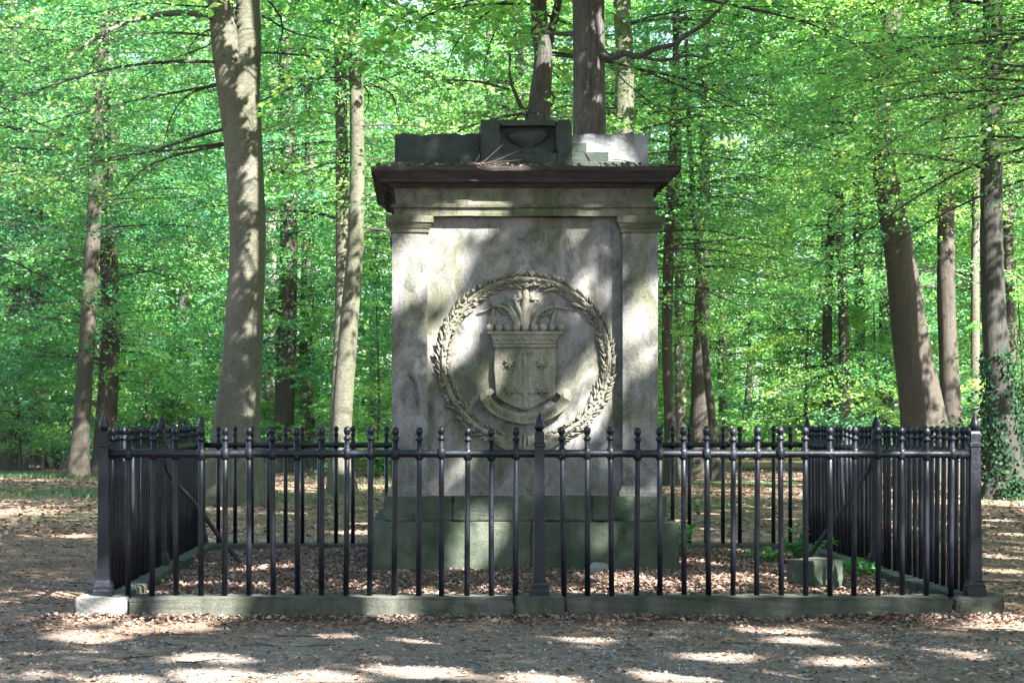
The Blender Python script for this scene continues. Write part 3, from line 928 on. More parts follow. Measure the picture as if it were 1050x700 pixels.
def blades(name, pts, h, wd, material, label, cat, kind=None, seed=2, lean=0.35, parent=None, origin=None):
    r = np.random.default_rng(seed)
    n = len(pts)
    a = r.uniform(0, 6.283, n)
    D = np.stack([np.cos(a) * lean * r.random(n), np.sin(a) * lean * r.random(n), np.ones(n)], 1)
    Nn = np.stack([np.cos(a + 1.2), np.sin(a + 1.2), np.zeros(n)], 1)
    L = h * r.uniform(0.5, 1.2, n)
    P = pts if origin is None else pts - np.array(origin)
    o = link(name, leaves_mesh(name, P, D, Nn, L, wd * r.uniform(0.7, 1.3, n), r.normal(0.5, 0.28, n), material), parent)
    if label: tag(o, label, cat, kind=kind)
    return o
# rough grass: a strip at the far left and patches further back
r_ = np.random.default_rng(3)
gp = []
for (cx, cy, rx, ry, n) in ((-13, 64, 6.0, 3.0, 7000), (-8.5, 48, 2.0, 4, 700), (-3.0, 46, 2.0, 4, 250), (-1.0, 58, 2.5, 6, 300), (6.0, 42, 2.2, 4, 250), (16.5, 44, 3, 4, 2500), (2, 84, 8, 6, 700)):
    q = r_.normal(0, 0.45, (n, 2)) * [rx, ry] + [cx, cy]
    gp.append(q)
gp = np.concatenate(gp)
blades("grass", np.stack([gp[:, 0], gp[:, 1], ground_z(gp[:, 0], gp[:, 1])], 1), 0.16, 0.03, M_GRASS, "low rough grass in patches on the floor among trees", "grass", "stuff", 4, 0.9)

# weeds beside the stone block
def weed(name, x, y, n, spread, h, label, seed):
    r = np.random.default_rng(seed)
    root = empty(name, (x, y, float(ground_z(x, y))), label, "weed", "weeds growing inside the railing")
    k = r.integers(5, 8)
    st = MB()
    Ps, Ds, Ls = [], [], []
    for i in range(int(k)):
        a = r.uniform(0, 6.28); L = h * r.uniform(0.6, 1.2)
        tip = np.array([math.cos(a) * spread * r.uniform(0.3, 1), math.sin(a) * spread * r.uniform(0.3, 1), L])
        pts = [tip * np.array([t * t * 0.9 + 0.1 * t, t * t * 0.9 + 0.1 * t, 1]) * np.array([1, 1, t - 0.25 * t * t]) for t in np.linspace(0, 1, 6)]
        st.tube(pts, list(np.linspace(0.006, 0.003, 6)), 5)
        m = n // int(k)
        t = r.random(m)
        j = np.clip((t * 5).astype(int), 0, 4)
        P = np.array(pts)[j] + (np.array(pts)[j + 1] - np.array(pts)[j]) * (t * 5 - j)[:, None]
        aa = r.uniform(0, 6.28, m)
        Ps.append(P); Ds.append(np.stack([np.cos(aa), np.sin(aa), r.normal(0.1, 0.35, m)], 1))
    P = np.concatenate(Ps); D = np.concatenate(Ds); m = len(P)
    L = r.uniform(0.07, 0.15, m)
    me = leaves_mesh("leaves", P, D, np.stack([r.normal(0, 0.4, m), r.normal(0, 0.4, m), np.ones(m)], 1), L, L * 0.5, r.normal(0.5, 0.25, m), M_WEED)
    link("leaves", me, root)
    st.build("stem", M_WEED, root)
wx, wy = PX(822, 565, 21.8)[:2]
weed("weed", wx, wy, 210, 0.36, 0.55, "tall leafy green weed clump behind the squared stone block", 1)
weed("weed", PX(792, 565, 22.0)[0], 22.0, 110, 0.45, 0.2, "low spreading green weed just beside the taller weed clump", 2)
weed("weed", PX(868, 575, 20.6)[0], 20.3, 80, 0.4, 0.14, "low green weed trailing off behind the stone block's top", 3)
weed("weed", PX(884, 578, 20.2)[0], 20.2, 70, 0.22, 0.2, "small green weed near the side railing by the slanted brace", 4)
weed("weed", PX(701, 498, 24.2)[0], 24.2, 90, 0.22, 0.5, "thin weed sprouting beside the rear of the monument plinth", 5)

# debris on the cornice
def cornice_debris():
    r = random.Random(9)
    mb = MB()
    for i in range(46):
        x = r.choice([r.uniform(0.08, 0.75), r.uniform(0.10, 0.55), r.uniform(-0.4, 2.4)])
        y = r.uniform(19.62, 20.0)
        z = 4.25 + r.random() * 0.03
        L = r.uniform(0.12, 0.55); a = r.uniform(-0.5, math.pi + 0.5); e = r.uniform(0.0, 0.9)
        d = np.array([math.cos(a) * math.cos(e), 0.4 * math.sin(a) * math.cos(e), math.sin(e) * 0.8])
        p = np.array([x, y, z])
        bend = np.array([r.uniform(-.1, .1), 0, r.uniform(-.1, .1)]) * L
        mb.tube([p, p + d * L * 0.5 + bend, p + d * L], [0.006, 0.005, 0.0025], 5)
    o = mb.build("dry_twigs", M_TWIG)
    tag(o, "tangle of dry twigs lying on the monument's cornice ledge", "twigs", kind="stuff")
    q = np.random.default_rng(10)
    n = 800
    x = q.uniform(-0.5, 2.5, n); y = np.where(q.random(n) < 0.55, q.uniform(19.555, 19.63, n), q.uniform(19.6, 20.0, n))
    k = q.random(n) < 0.25 + 0.75 * np.clip(np.sin(x * 5.1) * np.sin(x * 2.3 + 1) + 0.5 + (x > 2.2) + (x < 0.2) * 0.6, 0, 1)
    x, y = x[k], y[k]; n = len(x)
    P = np.stack([x, y, 4.243 + (y - 19.57) * 0.06 + q.random(n) * 0.02], 1)
    a = q.uniform(0, 6.28, n)
    L = q.uniform(0.03, 0.06, n)
    o = link("ledge_litter", leaves_mesh("ledge_litter", P, np.stack([np.cos(a), np.sin(a), q.normal(0, 0.3, n)], 1), np.stack([q.normal(0, .5, n), q.normal(0, .5, n), np.ones(n)], 1), L, L * 0.6, q.normal(0.35, 0.2, n), M_LITTER))
    tag(o, "brown beech litter gathered along the monument's cornice edge", "leaf litter", kind="stuff")
cornice_debris()

# ------------------------------------------------------------------ gaps cut in the leaves along sun rays to place the sun spots
strong = []      # (point, radius) fully open
def hole(px, py, Y, rad, keep=0.0, stretch=None):
    strong.append((PX(px, py, Y), rad, keep))
def ghole(px, py, rad, keep=0.0, z=0.02):
    Y = (EYE - z) * F / (py - VY)
    strong.append((PX(px, py, Y), rad, keep))
for a in ((432, 270, .18), (456, 277, .13), (419, 290, .10), (611, 398, .15), (597, 413, .13), (627, 380, .12), (656, 336, .13), (657, 360, .12), (660, 350, .10),
          (640, 150, .15), (616, 144, .09)):
    hole(a[0], a[1], 19.85, a[2])
for a in ((584, 262, .10, .35), (556, 284, .09, .4), (490, 240, .13, .5), (512, 258, .10, .5), (620, 290, .10, .35), (520, 380, .09, .45), (480, 480, .13, .5), (455, 350, .10, .6), (480, 212, .10, .45), (600, 216, .08, .45), (655, 515, .13, .4), (600, 562, .09, .3), (650, 560, .10, .35), (690, 560, .1, .4), (640, 470, .10, .5), (560, 445, .10, .5)):
    hole(a[0], a[1], 19.7, a[2], a[3])
for a in ((90, 624, .30), (190, 622, .15), (222, 620, .13), (375, 622, .2), (305, 560, .12), (965, 560, .2), (975, 520, .16)):
    hole(a[0], a[1], 17.1, a[2] * 0.7)
for a in ((480, 572, .09), (500, 585, .09), (350, 540, .07), (255, 560, .07), (850, 463, .10), (760, 463, .08), (940, 463, .09), (470, 455, .06), (330, 462, .07), (230, 465, .06), (600, 480, .06), (750, 560, .06)):
    hole(a[0], a[1], 17.29, a[2])
for a in ((640, 592, .16), (690, 596, .14), (740, 592, .14), (610, 598, .12), (200, 590, .14), (270, 578, .14), (250, 596, .12), (820, 548, .14), (880, 596, .12), (790, 590, .12), (450, 600, .12)):
    ghole(a[0], a[1], a[2], 0.0, 0.25)
for a in ((240, 692, .42), (330, 690, .25), (215, 672, .22), (430, 685, .25), (445, 653, .2), (150, 643, .24), (190, 641, .2), (90, 650, .25), (375, 634, .26), (450, 606, .2), (250, 582, .22), (300, 590, .18), (640, 596, .24), (600, 588, .18), (700, 600, .2), (760, 630, .18), (800, 644, .16), (740, 671, .14), (690, 691, .2), (790, 692, .2), (1035, 640, .25), (60, 608, .2), (880, 600, .16), (940, 600, .14), (130, 695, .16), (560, 694, .14), (820, 655, .14), (870, 675, .12)):
    ghole(a[0], a[1], a[2] * 0.62)
r = random.Random(55)
for _ in range(55):
    Y = 22 + 24 * r.random() ** 0.8
    x = (r.uniform(-20, 1080) - VX) * Y / F
    tm = np.linspace(0, 9, 60)
    ray = np.array([x, Y, 0.02]) + tm[:, None] * S
    if np.any((np.abs(ray[:, 0] - 1) < 2.0) & (np.abs(ray[:, 1] - 21.07) < 2.0) & (ray[:, 2] < 5.2)): continue
    strong.append((np.array([x, Y, 0.02]), r.uniform(0.10, 0.3), 0.0))
for _ in range(14):
    x, Y = r.uniform(-4, 7), r.uniform(11.5, 17)
    strong.append((np.array([x, Y, 0.02]), r.uniform(0.08, 0.14), 0.2))
TK = []
for px, py, Y, rad in ((258, 12, 42, .14), (246, 50, 42, .12), (232, 56, 42, .10), (245, 106, 42, .13), (248, 138, 42, .11), (249, 196, 42, .10), (251, 218, 42, .12), (262, 262, 42, .15), (256, 285, 42, .14), (268, 318, 42, .12), (250, 350, 42, .09),
                       (366, 140, 50, .10), (367, 210, 50, .12), (352, 400, 50, .22), (350, 435, 50, .22), (352, 475, 50, .20),
                       (82, 462, 63, .24), (80, 482, 63, .22), (98, 190, 63, .12), (95, 250, 63, .14), (972, 328, 57, .14), (967, 345, 57, .14), (975, 150, 57, .1), (926, 290, 54, .12), (950, 415, 54, .16), (930, 350, 54, .1),
                       (718, 425, 66, .2), (868, 420, 70, .2), (918, 20, 54, .2), (1028, 300, 46, .08), (555, 60, 38, .1), (640, 100, 55, .2), (610, 40, 34, .06), (295, 440, 88, .25), (293, 330, 88, .2), (190, 320, 86, .2)):
    TK.append((PX(px, py, Y), rad * 1.7, 0.0))
strong += TK
def open_gaps(M, holes, rnd, wobble=0.03, m0=0.15, m1=0.08):
    """share of light-blocking leaves to keep at each leaf middle M"""
    keep = np.ones(len(M))
    for p, rad, k in holes:
        t = (M[:, 2] - p[2]) / S[2]
        dx = M[:, 0] - (p[0] + t * S[0]); dy = M[:, 1] - (p[1] + t * S[1])
        w2 = np.maximum(dx * dx + dy * dy - (dx * S[0] + dy * S[1]) ** 2, 0)
        hit = (np.sqrt(w2) + wobble * rnd < rad + (m1 if k > 0 else m0)) & (t > 0.8)
        keep = np.where(hit, np.minimum(keep, k), keep)
    return keep

# ------------------------------------------------------------------ trees
def tube_np(path, radii, seg, flare=0.0, lobes=5, seed=0, rough=0.035):
    P = np.asarray(path, dtype=float); n = len(P)
    T = unit(np.gradient(P, axis=0))
    u = np.cross(T, np.array([0, 1, 0.001])); u = unit(u)
    v = np.cross(T, u)
    a = np.arange(seg) * 2 * math.pi / seg
    r = np.asarray(radii, dtype=float)[:, None] * np.ones((1, seg))
    rs = np.random.default_rng(seed)
    ph = rs.uniform(0, 6.28, 8)
    h = np.concatenate([[0], np.cumsum(np.linalg.norm(np.diff(P, axis=0), axis=1))])[:, None]
    A = a[None]
    r = r * (1 + rough * (np.sin(2 * A + h * 0.5 + ph[0]) + 0.7 * np.sin(3 * A - h * 0.9 + ph[1]) + 0.5 * np.sin(5 * A + h * 1.7 + ph[2]) + 0.6 * np.sin(h * 2.3 + ph[3]) * np.sin(A + ph[4])))
    if flare:
        fl = np.exp(-h / (0.35 * flare + 0.12))
        r = r * (1 + fl * (0.35 + 0.3 * np.sin(lobes * A + ph[5]) + 0.2 * np.sin((lobes - 2) * A + ph[6])))
    V = P[:, None] + (u[:, None] * np.cos(A)[..., None] + v[:, None] * np.sin(A)[..., None]) * r[..., None]
    i = np.arange(n * seg).reshape(n, seg)
    j = np.roll(i, -1, axis=1)
    f = np.stack([i[:-1], j[:-1], j[1:], i[1:]], -1).reshape(-1, 4)
    return V.reshape(-1, 3), f

def join_np(parts):
    vs, fs, o = [], [], 0
    for v, f in parts:
        vs.append(v); fs.append(f + o); o += len(v)
    return np.concatenate(vs), np.concatenate(fs)

def crown_arrays(boughs, seed, nt=14, leaf_n=16, L=0.105, tint0=0.5, twigs=True):
    """boughs: (start, azimuth, length, rise, droop); returns leaf arrays and the woody tubes"""
    r = np.random.default_rng(seed)
    Ps, Ds, Ns, Ls, Ts, wood = [], [], [], [], [], []
    for (s, az, ln, rise, droop) in boughs:
        s = np.asarray(s, dtype=float)
        h = np.array([math.cos(az), math.sin(az), 0.0]); sd = np.array([-h[1], h[0], 0.0])
        bend = r.normal(0, 0.2)
        wv = r.uniform(3, 9, 4)
        def main(t):
            t = np.asarray(t)[..., None]
            return s + h * ln * t + sd * (bend * ln * t * t + 0.035 * ln * np.sin(t * wv[0] + wv[1])) + np.array([0, 0, 1]) * ln * (rise * t - droop * t * t + 0.03 * np.sin(t * wv[2] + wv[3]) * t)
        tt = np.linspace(0, 1, 12)
        wr_ = np.linspace(0.0055 * ln + 0.003, 0.003, 12)
        wood.append(tube_np(main(tt), wr_, 5, seed=seed, rough=0.05))
        t = np.repeat(np.linspace(0.13, 0.99, nt), 2) + r.normal(0, 0.02, nt * 2)
        side = np.tile([-1.0, 1.0], nt)
        base = main(t)
        ang = np.radians(r.uniform(35, 65, nt * 2)) * side
        tl = ln * (0.10 + 0.36 * np.sin(np.clip(1.05 - t, 0, 1) * 1.6)) * r.uniform(0.6, 1.25, nt * 2)
        dirx = h * np.cos(ang)[:, None] + sd * np.sin(ang)[:, None]
        dirx[:, 2] += r.normal(0.02, 0.22, nt * 2)
        dirx = unit(dirx)
        if twigs:
            for k in range(0, nt * 2):
                e = base[k] + dirx[k] * tl[k] * 0.92 - np.array([0, 0, 0.16 * tl[k]])
                m_ = base[k] + dirx[k] * tl[k] * 0.5 - np.array([0, 0, 0.03 * tl[k]])
                wood.append(tube_np(np.array([base[k], m_, e]), [0.0035 + 0.002 * tl[k], 0.0035, 0.002], 3, rough=0))
        sl = np.sqrt(r.random((nt * 2, leaf_n)) * 0.97 + 0.03)
        p = base[:, None] + dirx[:, None] * (tl[:, None] * sl)[..., None]
        p[..., 2] -= 0.17 * tl[:, None] * sl ** 2
        p = p + r.normal(0, 1, p.shape) * np.array([0.5, 0.5, 0.28]) * (0.05 + 0.11 * tl[:, None, None])
        la = np.arctan2(dirx[:, 1], dirx[:, 0])[:, None] + r.normal(0, 0.8, sl.shape)
        d = np.stack([np.cos(la), np.sin(la), r.normal(-0.25, 0.35, sl.shape)], -1)
        nn = np.stack([r.normal(0.2, 0.6, sl.shape), r.normal(-0.45, 0.6, sl.shape), np.full(sl.shape, 0.8)], -1)
        Ps.append(p.reshape(-1, 3)); Ds.append(d.reshape(-1, 3)); Ns.append(nn.reshape(-1, 3))
        m = p.size // 3
        Ls.append(L * r.uniform(0.5, 1.4, m))
        Ts.append(r.normal(tint0, 0.17, m) + r.normal(0, 0.2))
    P, D, Nn, LL, T = (np.concatenate(q) for q in (Ps, Ds, Ns, Ls, Ts))
    return (P, D, Nn, LL, LL * 0.62, T), join_np(wood)

def path_at(path, z):
    p = np.asarray(path)
    return np.array([np.interp(z, p[:, 2], p[:, 0]), np.interp(z, p[:, 2], p[:, 1]), z])

def ring_boughs(path, n, z0, z1, l0, l1, seed, avoid=None, top_short=0.5, rise=(0.0, 0.35), droop=(0.15, 0.45), az=None):
    r = random.Random(seed)
    out = []
    k = 0
    while len(out) < n and k < n * 20:
        k += 1
        a = r.uniform(0, 2 * math.pi) if az is None else r.choice(az) + r.gauss(0, 0.25)
        if avoid is not None:
            d = (a - avoid[0] + math.pi) % (2 * math.pi) - math.pi
            if abs(d) < avoid[1]: continue
        f = r.random()
        z = z0 + (z1 - z0) * f
        ln = r.uniform(l0, l1) * (1 - (1 - top_short) * max(0, f - 0.5) * 2)
        out.append((path_at(path, z), a, ln, r.uniform(*rise), r.uniform(*droop)))
    return out

def build_tree(name, label, path, radii, bark, boughs, seed, group=None, flare=1.0, seg=18, limbs=(), nt=14, leaf_n=16, L=0.105, tint0=0.5, leafm=None, twigs=True, cap=None):
    path = np.asarray(path, dtype=float)
    base = path[0].copy()
    root = empty(name, base, label, "tree", group)
    Q = catmull(path, 7)
    R = np.interp(np.linspace(0, 1, len(Q)), np.linspace(0, 1, len(radii)), radii)
    v, f = tube_np(Q - base, R, seg, flare, seed=seed)
    link("trunk", npmesh("trunk", v, f, bark, smooth=True), root)
    for lp, lr in limbs:
        q = catmull(np.asarray(lp), 6)
        v, f = tube_np(q - base, np.interp(np.linspace(0, 1, len(q)), np.linspace(0, 1, len(lr)), lr), 10, 0, seed=seed + 1)
        link("limb", npmesh("limb", v, f, bark, smooth=True), root)
    if boughs:
        lv, wd = crown_arrays(boughs, seed, nt, leaf_n, L, tint0, twigs)
        if cap:                                                    # unseen dense upper crown, added to shade the trunks
            z0, z1, l0, l1, n = cap
            cl, cw = crown_arrays(ring_boughs(path, n, z0, z1, l0, l1, seed + 900, None, 0.7, (0.1, 0.5)), seed + 900, 14, 24, 0.17, tint0, False)
            lv = tuple(np.concatenate([a, b]) for a, b in zip(lv, cl))
            wd = join_np([wd, cw])
        P, D, Nn, LL, WW, TT = lv
        kp = open_gaps(P + unit(D) * LL[:, None] * 0.5, TK, np.random.default_rng(seed).normal(0, 1, len(P)), 0.03, 0.08)
        lv = tuple(a[kp > 0.5] for a in lv)
        link("boughs", npmesh("boughs", wd[0] - base, wd[1], M_TWIG, smooth=True), root)
        P = lv[0] - base
        link("crown", leaves_mesh("crown", P, *lv[1:], leafm or M_LEAF), root)
    return root

def pxpath(pts, Y, lean=0.0, top=22.0, down=0.3):
    """photograph pixels of a trunk, foot first -> world path; goes on above the frame to height top"""
    P = [PX(a, b, Y + lean * i) for i, (a, b) in enumerate(pts)]
    P[0][2] = float(ground_z(P[0][0], P[0][1])) - 0.15
    d = (P[-1] - P[-2]); d = d / max(d[2], 0.1)
    d[0] *= 0.5
    z = P[-1][2]
    while z < top - 1:
        z = min(top, z + 5)
        P.append(P[-1] + d * (z - P[-1][2]))
    return np.array(P)
def pxr(ws, Y, npath):
    r = [wd * Y / F / 2 for wd in ws]
    while len(r) < npath:
        r.append(r[-1] * 0.72)
    return r

CAMDIR = -math.pi / 2          # azimuth of boughs that reach towards the camera
def photo_tree(label, Y, pts, ws, bark, nb=60, z0=4, z1=20, l0=3.0, l1=6.0, seed=1, avoid=0.9, top=22, limbs=(), name="beech_tree", flare=1.5, az=None, rise=(0.0, 0.35), leaf_n=17, nt=14, L=0.11, tint0=0.5, extra=()):
    cap = 26 if Y < 40 else 18 if Y <= 58 else 10 if Y < 67 else 0
    path = pxpath(pts, Y, 0.0, top)
    lb = []
    for lp, lw in limbs:
        q = [PX(a, b, Y + dy) for a, b, dy in lp]
        lb.append((q, [k * Y / F / 2 for k in lw]))
    bs = ring_boughs(path, nb, z0, z1, l0, l1, seed, (CAMDIR, avoid), az=az, rise=rise) if nb else []
    for (z, a, ln, rs, dr) in extra:
        bs.append((path_at(path, z), a, ln, rs, dr))
    return build_tree(name, label, path, pxr(ws, Y, len(path)), bark, bs, seed, flare=flare, limbs=lb, leaf_n=leaf_n, nt=nt, L=L, tint0=tint0, cap=(EYE + 450 * Y / F, EYE + 450 * Y / F + 6, 4.5, 7.5, cap) if cap else None)

D2 = math.radians
# --- left of the monument
photo_tree("slim dark beech leaning slightly, sunlit at its foot, beside the grass strip", 63, [(79, 492), (82, 450), (88, 370), (95, 250), (102, 110), (108, 0)], [21, 19, 17, 15, 13, 11], M_BROWN, 60, 4, 20, 3, 6, 1, 0.8, tint0=0.4)
photo_tree("stout grey beech, the thickest trunk, forking behind the railing's left half", 42, [(243, 522), (242, 470), (243, 430), (249, 340), (254, 250), (250, 150), (245, 90)], [56, 49, 44, 40, 38, 40, 43], M_BEECH, 46, 7.5, 20, 4, 7, 2, 1.05, top=9.2, flare=2.8,
           limbs=[([(246, 125, 0), (253, 60, 0), (255, 0, 0.2), (262, -90, 0.5), (268, -220, 1.0)], [36, 29, 25, 22, 15]), ([(243, 130, 0), (235, 75, -0.1), (228, 20, -0.2), (225, 0, -0.3), (210, -100, -0.8), (200, -220, -1)], [30, 28, 26, 25, 20, 14]),
                  ([(232, 22, -0.3), (190, 13, -0.8), (140, 20, -1.2), (100, 38, -1.5), (70, 60, -1.8)], [7, 6, 5, 4, 2])], rise=(-0.05, 0.25))
photo_tree("pale beech with a sunlit foot and bent trunk beside the monument", 50, [(350, 506), (350, 460), (352, 400), (358, 330), (365, 240), (366, 120), (362, 0)], [25, 21, 20, 19, 17, 15, 14], M_BEECH, 42, 6.5, 20, 3, 6, 3, 1.0, rise=(-0.1, 0.25))
photo_tree("straight slender beech rising close behind the bent pale one", 54, [(345, 498), (346, 430), (350, 330), (351, 240), (350, 120), (347, 0)], [17, 15, 14, 14, 13, 12], M_BEECH, 36, 6, 20, 3, 5.5, 4, 0.9)
photo_tree("brown spotted trunk, broader of the close pair beyond the grey fork", 88, [(292, 470), (292, 430), (293, 350), (294, 250), (294, 130), (292, 0)], [22, 18, 16, 15, 14, 13], M_BEECH, 70, 7, 26, 4, 7, 5, 0.7, top=28, L=0.13)
photo_tree("thin smooth grey trunk, narrower of the close pair beyond the grey fork", 84, [(276, 472), (276, 430), (277, 330), (279, 200), (281, 60)], [14, 12, 11, 10, 9], M_PALEBARK, 50, 7, 26, 4, 7, 6, 0.7, top=26, L=0.13)
photo_tree("thick dark reddish trunk among shrubs beyond the fence corner", 82, [(117, 478), (116, 430), (115, 360), (114, 290), (112, 180), (110, 60)], [34, 30, 28, 26, 22, 18], M_BROWN, 70, 7, 26, 4, 7, 7, 0.6, top=28, L=0.13, tint0=0.35)
photo_tree("slender pale trunk rising just beside the thick dark reddish trunk", 76, [(102, 480), (100, 430), (98, 380), (100, 300), (106, 200), (110, 100)], [11, 9, 8, 7, 7, 6], M_PALEBARK, 30, 8, 20, 3, 5, 8, 0.6, L=0.12, tint0=0.3)
photo_tree("brown trunk with bright flecks between reddish trunk and grey fork", 86, [(184, 474), (182, 430), (184, 380), (190, 300), (194, 220), (197, 100)], [26, 22, 19, 13, 11, 9], M_BEECH, 60, 7, 26, 4, 7, 9, 0.5, top=26, L=0.13, tint0=0.35)
photo_tree("thin curved trunk near the picture's edge in the teal shade", 80, [(42, 476), (38, 430), (36, 360), (35, 300), (34, 200), (30, 60)], [13, 12, 11, 10, 9, 8], M_BROWN, 55, 6, 24, 4, 6.5, 10, 0.5, L=0.13, tint0=0.28)
photo_tree("grey trunk at the picture's edge half lost in teal leaves", 74, [(8, 480), (10, 420), (13, 340), (15, 260), (14, 100)], [18, 16, 14, 13, 11], M_BEECH, 60, 5, 24, 4, 6.5, 11, 0.5, L=0.13, tint0=0.28)
# --- behind the monument
photo_tree("dark furrowed oak trunk standing tall right behind the monument's pale attic", 34, [(603, 540), (603, 400), (604, 250), (604, 137), (604, 60), (603, 0)], [48, 42, 38, 35, 33, 33], M_DARK, 26, 8.5, 20, 4, 7, 12, 0.9, name="oak_tree", flare=1.2,
           limbs=[([(610, 52, 0), (626, 59, -0.3), (641, 55, -0.5), (655, 58, -0.6), (672, 50, -0.8), (690, 46, -1.0), (704, 36, -1.1), (725, 22, -1.4), (760, -15, -1.6)], [15, 8, 6.5, 6.5, 5.5, 5, 4.5, 4, 2.5]), ([(655, 58, -0.6), (680, 62, -0.9), (705, 57, -1.2), (730, 62, -1.5)], [4, 3.2, 2.5, 1.5]), ([(598, 35, 0), (575, 35, 0.3), (555, 33, 0.4)], [7, 5, 4])], rise=(-0.1, 0.25))
photo_tree("dark beech trunk with a forked stem rising behind the niche block", 38, [(548, 530), (549, 400), (550, 250), (552, 124), (557, 60), (552, 0)], [32, 28, 26, 24, 19, 17], M_DARK, 30, 7.5, 18, 4, 7, 13, 0.8,
           limbs=[([(556, 70, 0), (566, 30, 0.3), (576, -10, 0.6), (592, -60, 0.9)], [12, 9, 8, 6]), ([(541, 122, 0), (530, 100, -0.2), (523, 80, -0.3), (523, 55, -0.4)], [6, 4, 3, 2]), ([(523, 92, -0.3), (490, 84, -0.5), (460, 82, -0.8)], [3, 2.4, 1.5])], rise=(-0.15, 0.2))
photo_tree("pale grey trunk behind the dark oak, half screened by leaves", 55, [(642, 498), (642, 400), (641, 250), (640, 130), (640, 50), (638, 0)], [28, 25, 23, 21, 19, 18], M_BEECH, 40, 7, 20, 4, 6.5, 14, 0.8,
           extra=[(5.2 + 0.55 * k, D2(-48 + 23 * (k % 4)), 5.2 + 0.35 * (k % 5), 0.22, 0.30) for k in range(11)])
photo_tree("thin pale trunk between the dark oak and forked dark beech", 70, [(537, 482), (536, 350), (535, 200), (533, 90), (531, 0)], [13, 12, 11, 10, 9], M_PALEBARK, 45, 6, 22, 4, 6.5, 15, 0.5, L=0.12)
# --- right of the monument
photo_tree("thin dark trunk standing just beside the monument's sunlit pilaster", 58, [(687, 494), (687, 440), (684, 360), (685, 280), (688, 200), (692, 100)], [14, 12, 11, 11, 10, 8], M_BROWN, 46, 4.5, 20, 3.5, 6, 16, 0.15)
photo_tree("slim mottled trunk between thin dark trunk and dark broken snag", 72, [(698, 480), (698, 430), (697, 360), (697, 280), (695, 180)], [13, 12, 11, 10, 9], M_PALEBARK, 52, 4.5, 22, 4, 6.5, 17, 0.15, L=0.12)
photo_tree("dark red-brown trunk flecked by sun, between the slender pair and the path", 66, [(717, 488), (717, 450), (718, 400), (719, 330), (722, 200), (724, 60)], [22, 20, 19, 16, 12, 9], M_BROWN, 52, 4.5, 22, 4, 7, 18, 0.15, L=0.12)
photo_tree("leaning dark stem crossing before the dark red-brown trunk", 62, [(734, 492), (731, 440), (726, 390), (720, 320), (716, 270), (708, 160)], [10, 9, 8, 7, 7, 5], M_BROWN, 36, 4.5, 18, 3, 6, 19, 0.15)
photo_tree("straight mid-green trunk standing beside the open path", 92, [(744, 472), (742, 430), (741, 380), (741, 250)], [12, 10, 9, 8], M_BEECH, 40, 4, 14, 4, 7, 20, 0.4, top=26, L=0.13)
photo_tree("small pale trunk tilted towards the path's far end", 96, [(762, 470), (765, 430), (768, 400), (772, 320)], [11, 9, 8, 7], M_PALEBARK, 40, 4, 14, 4, 7, 21, 0.4, top=26, L=0.13)
photo_tree("greenish straight trunk at the far end of the path", 100, [(788, 470), (788, 430), (788, 380), (790, 250)], [15, 12, 11, 10], M_BEECH, 40, 4, 14, 4, 8, 22, 0.4, top=28, L=0.14)
photo_tree("slim brown trunk with sunlit foot seen over the side railing", 70, [(868, 484), (867, 440), (866, 380), (864, 300), (860, 190), (856, 60)], [14, 12, 11, 10, 9, 8], M_BROWN, 40, 6, 22, 4, 6.5, 23, 0.6, L=0.12)
photo_tree("dark slim trunk shaded by leaves beside the slim brown one", 74, [(881, 482), (881, 420), (882, 340), (880, 250), (876, 120)], [13, 12, 11, 10, 8], M_DARK, 45, 6, 22, 4, 6.5, 24, 0.5, L=0.12)
photo_tree("massive brown beech leaning inward behind the railing's far corner", 54, [(953, 500), (947, 440), (936, 360), (922, 260), (909, 190), (903, 140), (908, 60), (917, 0)], [58, 44, 37, 31, 26, 23, 19, 17], M_BROWN, 34, 9, 20, 4, 7, 25, 1.5, flare=2.6)
photo_tree("upright ringed brown beech close beside the massive leaning one", 57, [(977, 495), (976, 430), (972, 360), (970, 260), (971, 180), (975, 100), (980, 0)], [24, 22, 20, 18, 16, 15, 13], M_BROWN, 30, 9, 20, 4, 6.5, 26, 1.4)
t13 = photo_tree("tall dark ivy-clad trunk beside the dark shrub at the picture's edge", 46, [(1033, 512), (1030, 470), (1025, 400), (1019, 320), (1017, 220), (1017, 100), (1018, 0)], [46, 36, 29, 25, 22, 21, 20], M_SHADEBARK, 30, 8.5, 18, 3.5, 6, 27, 1.2, flare=2.2,
                 extra=[(7.6, D2(165), 6.0, 0.25, 0.1)])
photo_tree("thin pale trunk just before the ivy-clad trunk, straight and grey", 64, [(1003, 488), (1001, 440), (1000, 360), (1000, 260), (1002, 120)], [11, 10, 9, 8, 7], M_BEECH, 36, 6, 20, 3.5, 6, 28, 0.6, L=0.12)
photo_tree("sun-flecked trunk beyond the ivy-clad one at the picture's edge", 66, [(1040, 486), (1038, 430), (1036, 340), (1034, 240), (1036, 100)], [14, 13, 12, 11, 10], M_BROWN, 36, 6, 20, 3.5, 6, 29, 0.6, L=0.12)
